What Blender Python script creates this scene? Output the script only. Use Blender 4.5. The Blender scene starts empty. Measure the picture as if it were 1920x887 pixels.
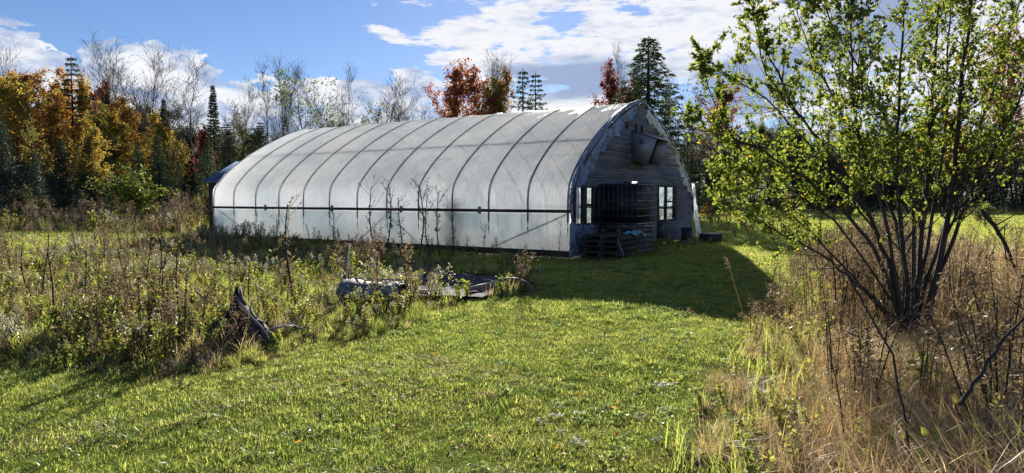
import bpy, math, random
import numpy as np
from mathutils import Vector, Matrix
R = math.radians
rnd = random.Random(7)
rng = np.random.default_rng(7)
S = bpy.context.scene
COL = S.collection

# ------------------------------------------------------------------ camera, sun, sky
F, CH = 1250.0, 1.467                       # focal length in px of a 1920 px wide frame, eye height
PIT = math.atan(71.5 / F)
cam_d = bpy.data.cameras.new('camera'); cam = bpy.data.objects.new('camera', cam_d); COL.objects.link(cam)
cam_d.sensor_width = 36; cam_d.lens = F / 1920 * 36; cam_d.clip_start = .05; cam_d.clip_end = 3000
cam.location = (0, 0, CH); cam.rotation_euler = (math.pi / 2 - PIT, 0, 0)
S.camera = cam
S.view_settings.view_transform = 'Standard'; S.view_settings.look = 'None'
S.view_settings.exposure = 1.1; S.view_settings.gamma = 1
SUN_EL, SUN_AZ = 19.8, 2.3                  # degrees; azimuth to the right of straight ahead (+Y)
sd = bpy.data.lights.new('sun', 'SUN'); sun = bpy.data.objects.new('sun', sd); COL.objects.link(sun)
sd.energy = 5.0; sd.angle = R(.55); sd.color = (1, .93, .82)
sv = Vector((math.sin(R(SUN_AZ)) * math.cos(R(SUN_EL)), math.cos(R(SUN_AZ)) * math.cos(R(SUN_EL)), math.sin(R(SUN_EL))))
sun.rotation_euler = sv.to_track_quat('Z', 'Y').to_euler()
S.cycles.max_bounces = 10; S.cycles.diffuse_bounces = 4; S.cycles.transmission_bounces = 6
S.cycles.transparent_max_bounces = 12; S.cycles.glossy_bounces = 3
S.cycles.use_denoising = True
S.cycles.sample_clamp_indirect = 6

class X:                                     # a number socket with arithmetic
    nt = None
    def __init__(s, k): s.k = k
    @staticmethod
    def m(op, *a, clamp=False):
        n = X.nt.nodes.new('ShaderNodeMath'); n.operation = op; n.use_clamp = clamp
        for i, v in enumerate(a):
            if isinstance(v, X): X.nt.links.new(v.k, n.inputs[i])
            else: n.inputs[i].default_value = v
        return X(n.outputs[0])
    def __add__(s, o): return X.m('ADD', s, o)
    __radd__ = __add__
    def __sub__(s, o): return X.m('SUBTRACT', s, o)
    def __rsub__(s, o): return X.m('SUBTRACT', o, s)
    def __mul__(s, o): return X.m('MULTIPLY', s, o)
    __rmul__ = __mul__
    def __truediv__(s, o): return X.m('DIVIDE', s, o)
    def max(s, o): return X.m('MAXIMUM', s, o)
    def clamp(s): return X.m('ADD', s, 0.0, clamp=True)
def smooth(x, a, b):
    n = X.nt.nodes.new('ShaderNodeMapRange'); n.interpolation_type = 'SMOOTHSTEP'
    X.nt.links.new(x.k, n.inputs[0]); n.inputs[1].default_value = a; n.inputs[2].default_value = b
    return X(n.outputs[0])
def noise(vec, scale, detail=4, rough=.5, dist=0, out=0):
    n = X.nt.nodes.new('ShaderNodeTexNoise'); n.inputs['Scale'].default_value = scale
    n.inputs['Detail'].default_value = detail; n.inputs['Roughness'].default_value = rough; n.inputs['Distortion'].default_value = dist
    if vec is not None: X.nt.links.new(vec, n.inputs['Vector'])
    return X(n.outputs[out])
def vec3(a, b, c):
    n = X.nt.nodes.new('ShaderNodeCombineXYZ')
    for i, v in enumerate((a, b, c)):
        if isinstance(v, X): X.nt.links.new(v.k, n.inputs[i])
        else: n.inputs[i].default_value = v
    return n.outputs[0]
def mixc(fac, a, b, mode='MIX'):
    n = X.nt.nodes.new('ShaderNodeMix'); n.data_type = 'RGBA'; n.blend_type = mode
    fi, ai, bi = n.inputs[0], n.inputs[6], n.inputs[7]
    for sk, v in ((fi, fac), (ai, a), (bi, b)):
        if isinstance(v, X): X.nt.links.new(v.k, sk)
        elif isinstance(v, (int, float)): sk.default_value = v
        elif isinstance(v, tuple): sk.default_value = (*v[:3], 1)
        else: X.nt.links.new(v, sk)
    return n.outputs[2]

def build_world():
    w = bpy.data.worlds.new('World'); S.world = w; w.use_nodes = True
    nt = w.node_tree; nt.nodes.clear(); X.nt = nt
    out = nt.nodes.new('ShaderNodeOutputWorld'); bg = nt.nodes.new('ShaderNodeBackground')
    nt.links.new(bg.outputs[0], out.inputs[0])
    sky = nt.nodes.new('ShaderNodeTexSky'); sky.sky_type = 'NISHITA'; sky.sun_disc = False
    sky.sun_elevation = R(SUN_EL); sky.sun_rotation = R(SUN_AZ)
    sky.air_density = 1.0; sky.dust_density = 0.1; sky.ozone_density = 3.0; sky.altitude = 300
    tc = nt.nodes.new('ShaderNodeTexCoord'); sp = nt.nodes.new('ShaderNodeSeparateXYZ')
    nt.links.new(tc.outputs['Generated'], sp.inputs[0])
    x, y, z = (X(o) for o in sp.outputs)
    az = X.m('ARCTAN2', x, y) * (180 / math.pi)          # degrees right of straight ahead
    el = X.m('ARCSINE', z) * (180 / math.pi)
    uv = vec3(az * .1, el * .22, 0)
    wn = X.nt.nodes.new('ShaderNodeTexNoise'); wn.inputs['Scale'].default_value = .9; wn.inputs['Detail'].default_value = 3
    nt.links.new(uv, wn.inputs['Vector'])
    streak = vec3(az * .10 - el * .05, el * .55, 0)
    nf = noise(uv, 3.2, 8, .62, .3)
    ns = noise(streak, 1.6, 9, .62, .5)
    def blob(px, py, rx, ry, rot=0):                      # soft ellipse on the dome, given in degrees
        a = math.degrees(math.atan((px - 960) / F)); e = math.degrees(math.atan((372 - py) / F * math.cos(math.radians(a))))
        da, de = az - a, el - e
        c, s_ = math.cos(R(rot)), math.sin(R(rot))
        p = (da * c + de * s_) * (1 / rx); q = (de * c - da * s_) * (1 / ry)
        return 1.0 - X.m('SQRT', p * p + q * q)
    # billowing clouds low on the left and along the horizon
    cum = None
    for b in [(5, 92, 2.8, 1.5), (70, 128, 3.6, 1.5), (-150, 70, 6, 2.4), (230, 150, 4.5, 2.6), (340, 140, 3.6, 1.7), (150, 160, 6, 2.5),
              (300, 200, 8, 3.0), (95, 210, 10, 3.6), (480, 200, 7, 1.7), (640, 185, 7, 1.6), (780, 168, 2.4, 1.7), (300, 95, .9, .7),
              (735, 180, 4, 1.2), (900, 150, 3, 1.5), (560, 240, 12, 2.0), (900, 230, 14, 1.9), (885, 105, 1.6, 1.7), (-520, 160, 14, 4)]:
        v = blob(*b); cum = v if cum is None else cum.max(v)
    cum = cum + (nf - .5) * 2.6 + (noise(uv, 11, 5, .6) - .5) * .7
    mc = smooth(cum, .02, .16)
    # the thin high sheet on the right, torn along its left edge
    sh = None
    for b in [(735, 68, 2.0, .7, -12), (880, 70, 4.6, 1.6, 4), (940, 115, 5, 1.8, 0), (1000, 60, 6, 3.2, 0), (1150, 60, 11, 4.2, 0), (1010, 15, 5, 2.0, 10), (1350, 60, 15, 7, 0),
              (840, 112, 3, .9, 0), (1500, 120, 14, 6, 0), (1800, 60, 16, 9, 0), (1060, 190, 8, 1.0, 2), (1250, -120, 26, 7.5, 0), (1750, -420, 30, 16, 0), (1100, 140, 9, 2.6, 0)]:
        v = blob(*b); sh = v if sh is None else sh.max(v)
    hole = blob(1045, 45, 4.2, 1.7, -12).max(blob(1190, 24, 2.6, .9, 0)).max(blob(860, 135, 3, .9, 10)).max(0.0)
    sh = sh - hole * 1.0 + (ns - .5) * 2.6 + (nf - .5) * 1.5 + (noise(streak, 7, 6, .65) - .5) * .9
    ms = smooth(sh, .0, .42)
    rest = smooth(noise(tc.outputs['Generated'], 2.2, 7, .6), .56, .72) * smooth(X.m('ABSOLUTE', az), 60, 90)   # scattered cloud out of view
    # colours: lit white and blue grey bellies
    thick = smooth(noise(vec3(az * .1 + .06, el * .22 + .10, 3.0), 2.4, 6, .6), .38, .66)
    cw, cg = (8.8, 8.9, 9.2), (3.4, 4.4, 6.6)
    ccum = mixc(thick, cw, cg)
    grey = smooth(blob(1070, 150, 11, 2.2, 2).max(blob(1400, 160, 9, 3.6, 20)).max(blob(1640, 60, 7, 3, 12)) + (ns - .5) * 1.3, .0, .55)
    cs = mixc(smooth(noise(vec3(az * .12, el * .5, 7.0), 3.2, 8, .65), .44, .72) * .7, (8.6, 8.6, 8.8), (4.6, 5.4, 7.0))
    cs = mixc(grey * .85, cs, (2.3, 3.2, 5.3))
    tint = mixc(1.0, sky.outputs[0], (.74, .80, 1.0), 'MULTIPLY')
    c = mixc(rest, tint, (5.8, 6.0, 6.6))
    c = mixc(mc * .97, c, ccum); c = mixc(ms * .93, c, cs)
    nt.links.new(c, bg.inputs[0]); bg.inputs[1].default_value = .052
build_world()

# ------------------------------------------------------------------ helpers
def ray(px, py):
    d = np.array([(px - 960) / F, 1, -(py - 443.5) / F]); c, s = math.cos(PIT), math.sin(PIT)
    return np.array([d[0], c * d[1] + s * d[2], -s * d[1] + c * d[2]])
def gp(px, py, z=0):                         # the ground point seen at a place in the photograph
    d = ray(px, py); t = (z - CH) / d[2]; return np.array([d[0] * t, d[1] * t])
def P3(px, py, Y):                           # the point at distance Y ahead
    d = ray(px, py); t = Y / d[1]; return np.array([d[0] * t, Y, CH + d[2] * t])
def th(x, y):                                # height of the ground
    x = np.asarray(x, float); y = np.asarray(y, float)
    return .018 * np.sin(x * 1.7 + y * .6) + .014 * np.sin(y * 2.3 - x * .9 + 1) + .03 * np.sin(x * .31 + 2) * np.sin(y * .27) - .02
def inside(poly, x, y):
    x = np.asarray(x, float); y = np.asarray(y, float); r = np.zeros(x.shape, bool); n = len(poly)
    for i in range(n):
        x1, y1 = poly[i]; x2, y2 = poly[(i + 1) % n]
        if y1 == y2: continue
        k = (y1 > y) != (y2 > y)
        r ^= k & (x < (x2 - x1) * (y - y1) / (y2 - y1) + x1)
    return r

class MB:                                    # collects vertices and faces, links them as ONE mesh
    def __init__(s): s.v = []; s.f = []; s.n = 0; s.mi = []
    def add(s, v, f, mi=0):
        v = np.asarray(v, float).reshape(-1, 3); s.v.append(v); f = np.asarray(f, np.int64)
        s.f.append(f + s.n); s.n += len(v); s.mi.append(np.full(len(f), mi))
    def box(s, lo, hi, M=None):
        x0, y0, z0 = lo; x1, y1, z1 = hi
        v = np.array([(x0, y0, z0), (x1, y0, z0), (x1, y1, z0), (x0, y1, z0), (x0, y0, z1), (x1, y0, z1), (x1, y1, z1), (x0, y1, z1)], float)
        if M is not None: v = np.array([M @ Vector(p) for p in v])
        s.add(v, [(3, 2, 1, 0), (4, 5, 6, 7), (0, 1, 5, 4), (1, 2, 6, 5), (2, 3, 7, 6), (3, 0, 4, 7)])
        return s
    def tube(s, P, r, k=6, cap=True):
        P = np.asarray(P, float); n = len(P); r = np.broadcast_to(np.asarray(r, float), (n,))
        T = np.gradient(P, axis=0); T /= np.linalg.norm(T, axis=1)[:, None] + 1e-9
        ref = np.array([0, 0, 1.]) if abs(T[:, 2]).mean() < .8 else np.array([1., 0, 0])
        A = np.cross(T, ref); A /= np.linalg.norm(A, axis=1)[:, None] + 1e-9; B = np.cross(T, A)
        a = np.arange(k) / k * 2 * math.pi
        V = P[:, None] + r[:, None, None] * (A[:, None] * np.cos(a)[None, :, None] + B[:, None] * np.sin(a)[None, :, None])
        i = np.arange(n - 1)[:, None] * k; j = np.arange(k)[None]; j2 = (j + 1) % k
        f = np.stack([i + j, i + k + j, i + k + j2, i + j2], -1).reshape(-1, 4)
        s.add(V.reshape(-1, 3), f)
        if cap:
            b0 = s.n - n * k; q = np.arange(k); q2 = (q + 1) % k
            for c, off, w in ((P[0], 0, 1), (P[-1], (n - 1) * k, -1)):
                s.add([c], np.zeros((0, 3))); m_ = s.n - 1
                t = np.stack([np.full(k, m_), b0 + off + (q if w == 1 else q2), b0 + off + (q2 if w == 1 else q)], -1)
                s.f.append(t); s.mi.append(np.zeros(k))
        return s
    def grid(s, G, mi=0):                    # G: (a, b, 3) points
        a, b = G.shape[:2]; i = np.arange(a - 1)[:, None] * b; j = np.arange(b - 1)[None]
        s.add(G.reshape(-1, 3), np.stack([i + j, i + j + 1, i + b + j + 1, i + b + j], -1).reshape(-1, 4), mi); return s
    def mesh(s, name, mats, smooth_=False):
        me = bpy.data.meshes.new(name); V = np.concatenate(s.v); me.vertices.add(len(V)); me.vertices.foreach_set('co', V.ravel())
        fs = [f for f in s.f if len(f)]; mi = np.concatenate([m for m, f in zip(s.mi, s.f) if len(f)])
        tot = np.concatenate([np.full(len(f), f.shape[1]) for f in fs]); L = np.concatenate([f.ravel() for f in fs])
        me.loops.add(len(L)); me.loops.foreach_set('vertex_index', L.astype(np.int32)); me.polygons.add(len(tot))
        st = np.concatenate([[0], np.cumsum(tot)[:-1]]); me.polygons.foreach_set('loop_start', st.astype(np.int32))
        for m in mats if isinstance(mats, (list, tuple)) else [mats]: me.materials.append(m)
        me.polygons.foreach_set('material_index', mi.astype(np.int32))
        if smooth_: me.polygons.foreach_set('use_smooth', np.ones(len(tot), bool))
        me.update(calc_edges=True); me.validate(); return me
    def build(s, name, mats, parent=None, sm=False, link=True):
        o = bpy.data.objects.new(name, s.mesh(name, mats, sm))
        if link: COL.objects.link(o)
        if parent: o.parent = parent
        return o
def tag(o, label=None, cat=None, group=None, kind=None):
    if label: o['label'] = label
    if cat: o['category'] = cat
    if group: o['group'] = group
    if kind: o['kind'] = kind
    return o
def empty(name, loc=(0, 0, 0), rz=0, **k):
    o = bpy.data.objects.new(name, None); COL.objects.link(o); o.location = loc; o.rotation_euler = (0, 0, rz); o.empty_display_size = .1
    return tag(o, **k)
def dup(root, loc, rz, sc=1.0, label=None, group=None):
    def cp(o, par):
        c = o.copy(); COL.objects.link(c)
        if par: c.parent = par
        for ch in o.children: cp(ch, c)
        return c
    r = cp(root, None); r.location = loc; r.rotation_euler = (0, 0, rz); r.scale = sc if isinstance(sc, tuple) else (sc, sc, sc)
    if label: r['label'] = label
    if group: r['group'] = group
    return r

# ------------------------------------------------------------------ materials
def newmat(name):
    m = bpy.data.materials.new(name); m.use_nodes = True; m.node_tree.nodes.clear(); X.nt = m.node_tree
    o = X.nt.nodes.new('ShaderNodeOutputMaterial'); return m, o
def ramp(fac, cols):
    n = X.nt.nodes.new('ShaderNodeValToRGB'); cr = n.color_ramp
    while len(cr.elements) < len(cols): cr.elements.new(.5)
    for i, c in enumerate(cols):
        if len(c) == 4: p, c = c[0], c[1:]
        else: p = i / max(1, len(cols) - 1)
        cr.elements[i].position = p; cr.elements[i].color = (*c, 1)
    X.nt.links.new(fac.k, n.inputs[0]); return n.outputs[0]
def leafmat(name, cols, trans=.5, tgain=1.6, gloss=.05, patch=None):
    m, o = newmat(name); nt = X.nt
    g = nt.nodes.new('ShaderNodeNewGeometry'); oi = nt.nodes.new('ShaderNodeObjectInfo')
    c = ramp(X(g.outputs['Random Per Island']), cols)
    if patch:                                  # slow drift of colour over the ground
        c = mixc(smooth(noise(g.outputs['Position'], patch[1], 3, .6), .42, .66) * patch[2], c, patch[0])
    hv = nt.nodes.new('ShaderNodeHueSaturation'); nt.links.new(c, hv.inputs['Color'])
    nt.links.new((X(oi.outputs['Random']) * .5 + .75).k, hv.inputs['Value'])
    d = nt.nodes.new('ShaderNodeBsdfDiffuse'); t = nt.nodes.new('ShaderNodeBsdfTranslucent'); mx = nt.nodes.new('ShaderNodeMixShader')
    nt.links.new(hv.outputs[0], d.inputs[0])
    nt.links.new(mixc(1.0, hv.outputs[0], (tgain, tgain, tgain * .72), 'MULTIPLY'), t.inputs[0])
    mx.inputs[0].default_value = trans; nt.links.new(d.outputs[0], mx.inputs[1]); nt.links.new(t.outputs[0], mx.inputs[2])
    gl = nt.nodes.new('ShaderNodeBsdfGlossy'); gl.inputs['Roughness'].default_value = .42; gl.inputs[0].default_value = (1, 1, 1, 1)
    m2 = nt.nodes.new('ShaderNodeMixShader'); m2.inputs[0].default_value = gloss
    nt.links.new(mx.outputs[0], m2.inputs[1]); nt.links.new(gl.outputs[0], m2.inputs[2]); nt.links.new(m2.outputs[0], o.inputs[0])
    return m
def solid(name, c1, c2=None, scale=6, rough=.8, metal=0, stretch=(1, 1, 1), bump=.3, bscale=None, spec=.3, rough2=None, detail=6, vary=.4):
    m, o = newmat(name); nt = X.nt
    tc = nt.nodes.new('ShaderNodeTexCoord'); mp = nt.nodes.new('ShaderNodeMapping'); nt.links.new(tc.outputs['Object'], mp.inputs[0])
    mp.inputs['Scale'].default_value = stretch; oi = nt.nodes.new('ShaderNodeObjectInfo')
    off = nt.nodes.new('ShaderNodeVectorMath'); off.operation = 'ADD'; nt.links.new(mp.outputs[0], off.inputs[0])
    nt.links.new(vec3(X(oi.outputs['Random']) * 37, X(oi.outputs['Random']) * 11, 0), off.inputs[1])
    n = noise(off.outputs[0], scale, detail, .6)
    b = nt.nodes.new('ShaderNodeBsdfPrincipled')
    c = mixc(smooth(n, .35, .68), c1, c2 or tuple(v * .55 for v in c1))
    hv = nt.nodes.new('ShaderNodeHueSaturation'); nt.links.new(c, hv.inputs['Color']); nt.links.new((X(oi.outputs['Random']) * vary + (1 - vary / 2)).k, hv.inputs['Value'])
    nt.links.new(hv.outputs[0], b.inputs['Base Color'])
    b.inputs['Roughness'].default_value = rough; b.inputs['Metallic'].default_value = metal; b.inputs['Specular IOR Level'].default_value = spec
    bp = nt.nodes.new('ShaderNodeBump'); bp.inputs['Strength'].default_value = bump; bp.inputs['Distance'].default_value = .01
    n2 = noise(off.outputs[0], bscale or scale * 4, 5, .6); nt.links.new(n2.k, bp.inputs['Height']); nt.links.new(bp.outputs[0], b.inputs['Normal'])
    nt.links.new(b.outputs[0], o.inputs[0]); return m
def filmmat(name, alpha, trans, col=(.86, .9, .95), rough=.28, wr=1.0, glossw=.16, shade_dirt=.5, tears=False):
    m, o = newmat(name); nt = X.nt
    tc = nt.nodes.new('ShaderNodeTexCoord')
    big = noise(tc.outputs['Object'], .55, 5, .6, .4); mp = nt.nodes.new('ShaderNodeMapping'); nt.links.new(tc.outputs['Object'], mp.inputs[0])
    mp.inputs['Rotation'].default_value = (.5, .3, .4); mp.inputs['Scale'].default_value = (1.2, 3.4, 1.2)
    wrk = noise(mp.outputs[0], 1.6, 5, .55, 1.2); fine = noise(tc.outputs['Object'], 45, 3, .6)
    c = mixc(smooth(big, .38, .62) * shade_dirt, col, tuple(v * k_ for v, k_ in zip(col, (.60, .70, .76))))  # blotches paint blurred shade and uneven light behind the film into its colour
    low = nt.nodes.new('ShaderNodeSeparateXYZ'); nt.links.new(tc.outputs['Object'], low.inputs[0])
    drp = noise(vec3(0, X(low.outputs[1]) * 5, X(low.outputs[2]) * .35), 2.0, 5, .65)
    c = mixc(smooth(drp, .50, .70) * shade_dirt * .35, c, (.50, .56, .60))
    mud = (1.0 - smooth(X(low.outputs[2]) + (big - .5) * .8, .0, .75)) * .45             # rain splashed soil low down
    c = mixc(mud, c, (.50, .49, .36))
    bp = nt.nodes.new('ShaderNodeBump'); bp.inputs['Strength'].default_value = .55 * wr; bp.inputs['Distance'].default_value = .05
    nt.links.new((wrk + fine * .05).k, bp.inputs['Height'])
    d = nt.nodes.new('ShaderNodeBsdfDiffuse'); t = nt.nodes.new('ShaderNodeBsdfTranslucent'); g = nt.nodes.new('ShaderNodeBsdfGlossy'); tr = nt.nodes.new('ShaderNodeBsdfTransparent')
    for n in (d, t): nt.links.new(c, n.inputs[0]); nt.links.new(bp.outputs[0], n.inputs['Normal'])
    nt.links.new(bp.outputs[0], g.inputs['Normal']); g.inputs['Roughness'].default_value = rough; g.inputs[0].default_value = (.95, .97, 1, 1)
    fr = nt.nodes.new('ShaderNodeLayerWeight'); fr.inputs[0].default_value = .35; 
    def mix(f, a, b):
        n = nt.nodes.new('ShaderNodeMixShader')
        if isinstance(f, X): nt.links.new(f.k, n.inputs[0])
        else: n.inputs[0].default_value = f
        nt.links.new(a.outputs[0], n.inputs[1]); nt.links.new(b.outputs[0], n.inputs[2]); return n
    s = mix(trans, d, t); s = mix(alpha if not tears else smooth(wrk, .46, .60) * .75 + .2, s, tr)
    s = mix(X(fr.outputs['Fresnel']) * glossw * 2.2 + glossw * .3, s, g)
    nt.links.new(s.outputs[0], o.inputs[0]); return m

M = {}
M['bark'] = solid('bark', (.075, .064, .052), (.035, .031, .027), 9, .9, stretch=(3, 3, .6), bump=.6)
M['bark_dark'] = solid('dark_bark', (.035, .03, .028), (.06, .052, .045), 9, .9, stretch=(3, 3, .6), bump=.6)
M['bark_pale'] = solid('pale_bark', (.24, .215, .19), (.13, .115, .10), 5, .85, stretch=(2, 2, .5))
M['stalk'] = solid('dead_stalk', (.055, .038, .028), (.028, .021, .018), 14, .9)
M['film'] = filmmat('greenhouse_film', .055, .90, (.97, .985, 1.0), .38, 1.8, .006, .5)
M['film_side'] = filmmat('side_wall_film', .10, .76, (.86, .88, .86), .4, 1.2, .06, 1.0)
M['film_end'] = filmmat('torn_film', .45, .12, (.30, .38, .62), .3, 3, .2, .8, True)
M['edge'] = solid('grey_rolled_plastic', (.26, .29, .37), (.13, .15, .20), 9, .6, bump=.9, stretch=(2, 2, 1))
M['galv'] = solid('galvanised_tube', (.20, .22, .26), (.14, .15, .18), 5, .5, .5)
M['board'] = solid('dark_board', (.075, .055, .042), (.04, .032, .028), 5, .85, stretch=(1, .3, 1))
M['plank'] = solid('weathered_plank', (.24, .225, .24), (.14, .13, .14), 3.2, .9, vary=.22, stretch=(.5, 4, 5), bump=.7, bscale=20)
M['plank_brown'] = solid('brown_plank', (.20, .175, .175), (.12, .105, .105), 3, .9, vary=.2, stretch=(.5, 4, 5), bump=.7, bscale=20)
M['frame'] = solid('window_frame_paint', (.10, .075, .06), (.06, .05, .045), 6, .8)
M['door'] = solid('dark_green_door', (.025, .045, .035), (.015, .025, .02), 4, .6)
M['hood'] = solid('painted_sheet_metal', (.40, .37, .37), (.32, .30, .30), 2.5, .5, .35, bump=.05)
M['hood_dark'] = solid('dark_metal', (.05, .05, .055), (.08, .08, .08), 3, .5, .5)
M['tank'] = solid('black_plastic', (.016, .017, .018), (.03, .03, .03), 3, .42, spec=.4, bump=.1)
M['cage'] = solid('cage_steel', (.16, .155, .16), (.09, .085, .085), 6, .5, .7)
M['bluefilm'] = solid('blue_plastic', (.05, .13, .30), (.10, .2, .38), 6, .35)
M['cyan'] = solid('pale_blue_cloth', (.25, .5, .55), (.1, .3, .4), 9, .7)
M['pallet'] = solid('pallet_wood', (.09, .07, .055), (.05, .042, .035), 4, .9, stretch=(1, 4, 4))
M['pallet_grey'] = solid('grey_pallet_wood', (.17, .155, .145), (.09, .082, .075), 4, .9, stretch=(1, 4, 4))
M['char'] = solid('dark_rotten_wood', (.020, .017, .016), (.085, .075, .07), 9, .75, stretch=(3, 3, .5), bump=.9, bscale=14)
M['silver'] = solid('bleached_wood', (.42, .40, .38), (.25, .23, .22), 6, .8)
M['sheet'] = solid('ground_cover_sheet', (.03, .031, .038), (.06, .065, .085), 2.2, .85, bump=.5, spec=.08)
M['mesh_roll'] = solid('wire_netting', (.30, .30, .29), (.16, .16, .155), 24, .6, .3, bump=.8)
M['pvc'] = solid('white_pipe', (.7, .7, .7), (.5, .5, .5), 4, .5)
M['blue_roof'] = solid('blue_metal_roof', (.15, .20, .30), (.11, .15, .23), 3, .9, .0, bump=.05, spec=.0)
M['shed_wall'] = solid('shed_board', (.10, .07, .05), (.06, .045, .035), 3, .9)
M['gravel'] = solid('gravel', (.30, .28, .25), (.20, .185, .165), 12, .95, bump=.8, bscale=60)
M['whitefilm'] = filmmat('white_torn_film', .12, .6, (.85, .85, .88), .4, 1.5)
M['straw'] = leafmat('dry_straw', [(.54, .43, .27), (.45, .33, .20), (.62, .52, .34), (.37, .26, .15), (.50, .45, .25)], .48, 1.4)
M['straw_red'] = leafmat('russet_grass', [(.46, .29, .18), (.56, .40, .25), (.36, .22, .135), (.62, .49, .32), (.44, .35, .20)], .48, 1.4)
M['blade'] = leafmat('lawn_blade', [(.16, .205, .055), (.21, .255, .065), (.115, .155, .045), (.26, .275, .08), (.18, .225, .06), (.31, .275, .12)], .64, 2.4, .01, ((.25, .21, .09), .42, .42))
M['blade_dark'] = leafmat('lush_blade', [(.08, .13, .022), (.12, .17, .028), (.06, .10, .02)], .55, 2.2, .05)
M['weed'] = leafmat('weed_leaf', [(.12, .165, .03), (.17, .20, .04), (.08, .12, .025), (.22, .23, .06), (.27, .22, .07)], .55, 2.1, .05, ((.25, .18, .08), .8, .45))
M['weed_y'] = leafmat('yellow_weed_leaf', [(.27, .29, .04), (.20, .24, .04), (.34, .30, .06)], .5, 1.9)
M['brown'] = leafmat('brown_leaf', [(.25, .155, .09), (.18, .11, .065), (.32, .20, .12), (.23, .18, .09)], .4, 1.3, .03)
M['clover'] = leafmat('clover_leaf', [(.12, .17, .06), (.18, .23, .09), (.09, .13, .05), (.22, .26, .12)], .5, 1.9, .05)
M['tuft'] = leafmat('seed_fluff', [(.20, .15, .11), (.14, .10, .075), (.27, .21, .16)], .45, 1.3, .02)
M['aster'] = leafmat('white_fluff', [(.55, .54, .50), (.42, .40, .36), (.62, .60, .58)], .4, 1.1)
M['needle'] = leafmat('spruce_needle', [(.045, .08, .038), (.065, .10, .045), (.033, .06, .032)], .4, 1.3, .05)
M['needle_b'] = leafmat('blue_spruce_needle', [(.045, .08, .06), (.06, .10, .07), (.035, .06, .045)], .3, 1.3, .05)
LC = {'orange': [(.40, .17, .03), (.46, .23, .04), (.30, .12, .03), (.34, .24, .06), (.20, .13, .045)], 'gold': [(.44, .29, .045), (.38, .22, .035), (.42, .33, .07), (.22, .18, .05), (.16, .15, .045)],
      'red': [(.28, .07, .035), (.34, .10, .04), (.20, .06, .035), (.32, .15, .05)], 'crimson': [(.17, .045, .04), (.23, .06, .045), (.15, .06, .045)],
      'yellow': [(.34, .28, .07), (.27, .25, .07), (.19, .20, .05), (.28, .20, .05), (.14, .16, .05)], 'olive': [(.13, .15, .05), (.10, .12, .045), (.18, .17, .06), (.08, .09, .035)],
      'lime': [(.20, .25, .05), (.14, .20, .04), (.28, .29, .06), (.09, .14, .03)], 'palegreen': [(.16, .20, .08), (.12, .16, .06), (.20, .21, .09)],
      'brownish': [(.11, .085, .06), (.14, .10, .065), (.08, .065, .05)], 'darkgreen': [(.04, .065, .03), (.055, .08, .035), (.035, .05, .03)], 'pink': [(.36, .17, .12), (.30, .13, .09), (.38, .24, .15)]}
for k, c in LC.items(): M['l_' + k] = leafmat(k + '_leaves', c, .5, 1.5, .03)
M['alder'] = leafmat('shrub_leaf', [(0, .10, .14, .028), (.14, .15, .19, .035), (.28, .075, .11, .022), (.42, .19, .235, .04), (.56, .11, .155, .03), (.70, .26, .28, .045), (.82, .13, .175, .032), (.94, .21, .24, .04), (.98, .38, .28, .04), (1, .34, .16, .03)], .58, 2.3, .035)

# ------------------------------------------------------------------ regions of the ground
left_edge = [(-700, 705), (-200, 700), (0, 690), (150, 700), (270, 712), (400, 694), (480, 684), (560, 655), (680, 640), (790, 612), (818, 584), (870, 560), (930, 556), (1000, 552), (1010, 528), (950, 508), (800, 498), (700, 488), (560, 468), (398, 452)]
LEFT = [tuple(gp(*p)) for p in left_edge] + [(-13.5, 30), (-9, 68), (-75, 68), (-75, 5)]
right_edge = [(1490, 900), (1230, 900), (1290, 790), (1350, 700), (1392, 640), (1420, 590), (1462, 530), (1500, 488), (1560, 462), (1700, 452)]
RIGHT = [(.75, 1.0), (.8, 2.6)] + [tuple(gp(*p)) for p in right_edge[1:]] + [(12.6, 24), (13.5, 17), (10.4, 15.2), (14, 12), (30, 10), (30, 1)]
STRIP = [tuple(gp(*p)) for p in [(-400, 462), (0, 466), (180, 462), (392, 450), (392, 440), (150, 436), (0, 436), (-400, 436)]]
GHA = R(57.5); GHO = gp(1068, 483)
gu = np.array([math.cos(GHA), math.sin(GHA)]); gv = np.array([-gu[1], gu[0]])
GW, GL = 9.62, 14.63
def gh(x, y): return GHO + gu * x + gv * y
GH = [tuple(gh(*p)) for p in [(-.05, -.05), (GW + .1, -.05), (GW + .1, GL + .05), (-.05, GL + .05)]]
SHEET = [tuple(gp(*p)) for p in [(735, 522), (900, 508), (985, 540), (900, 556), (760, 552)]]

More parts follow.
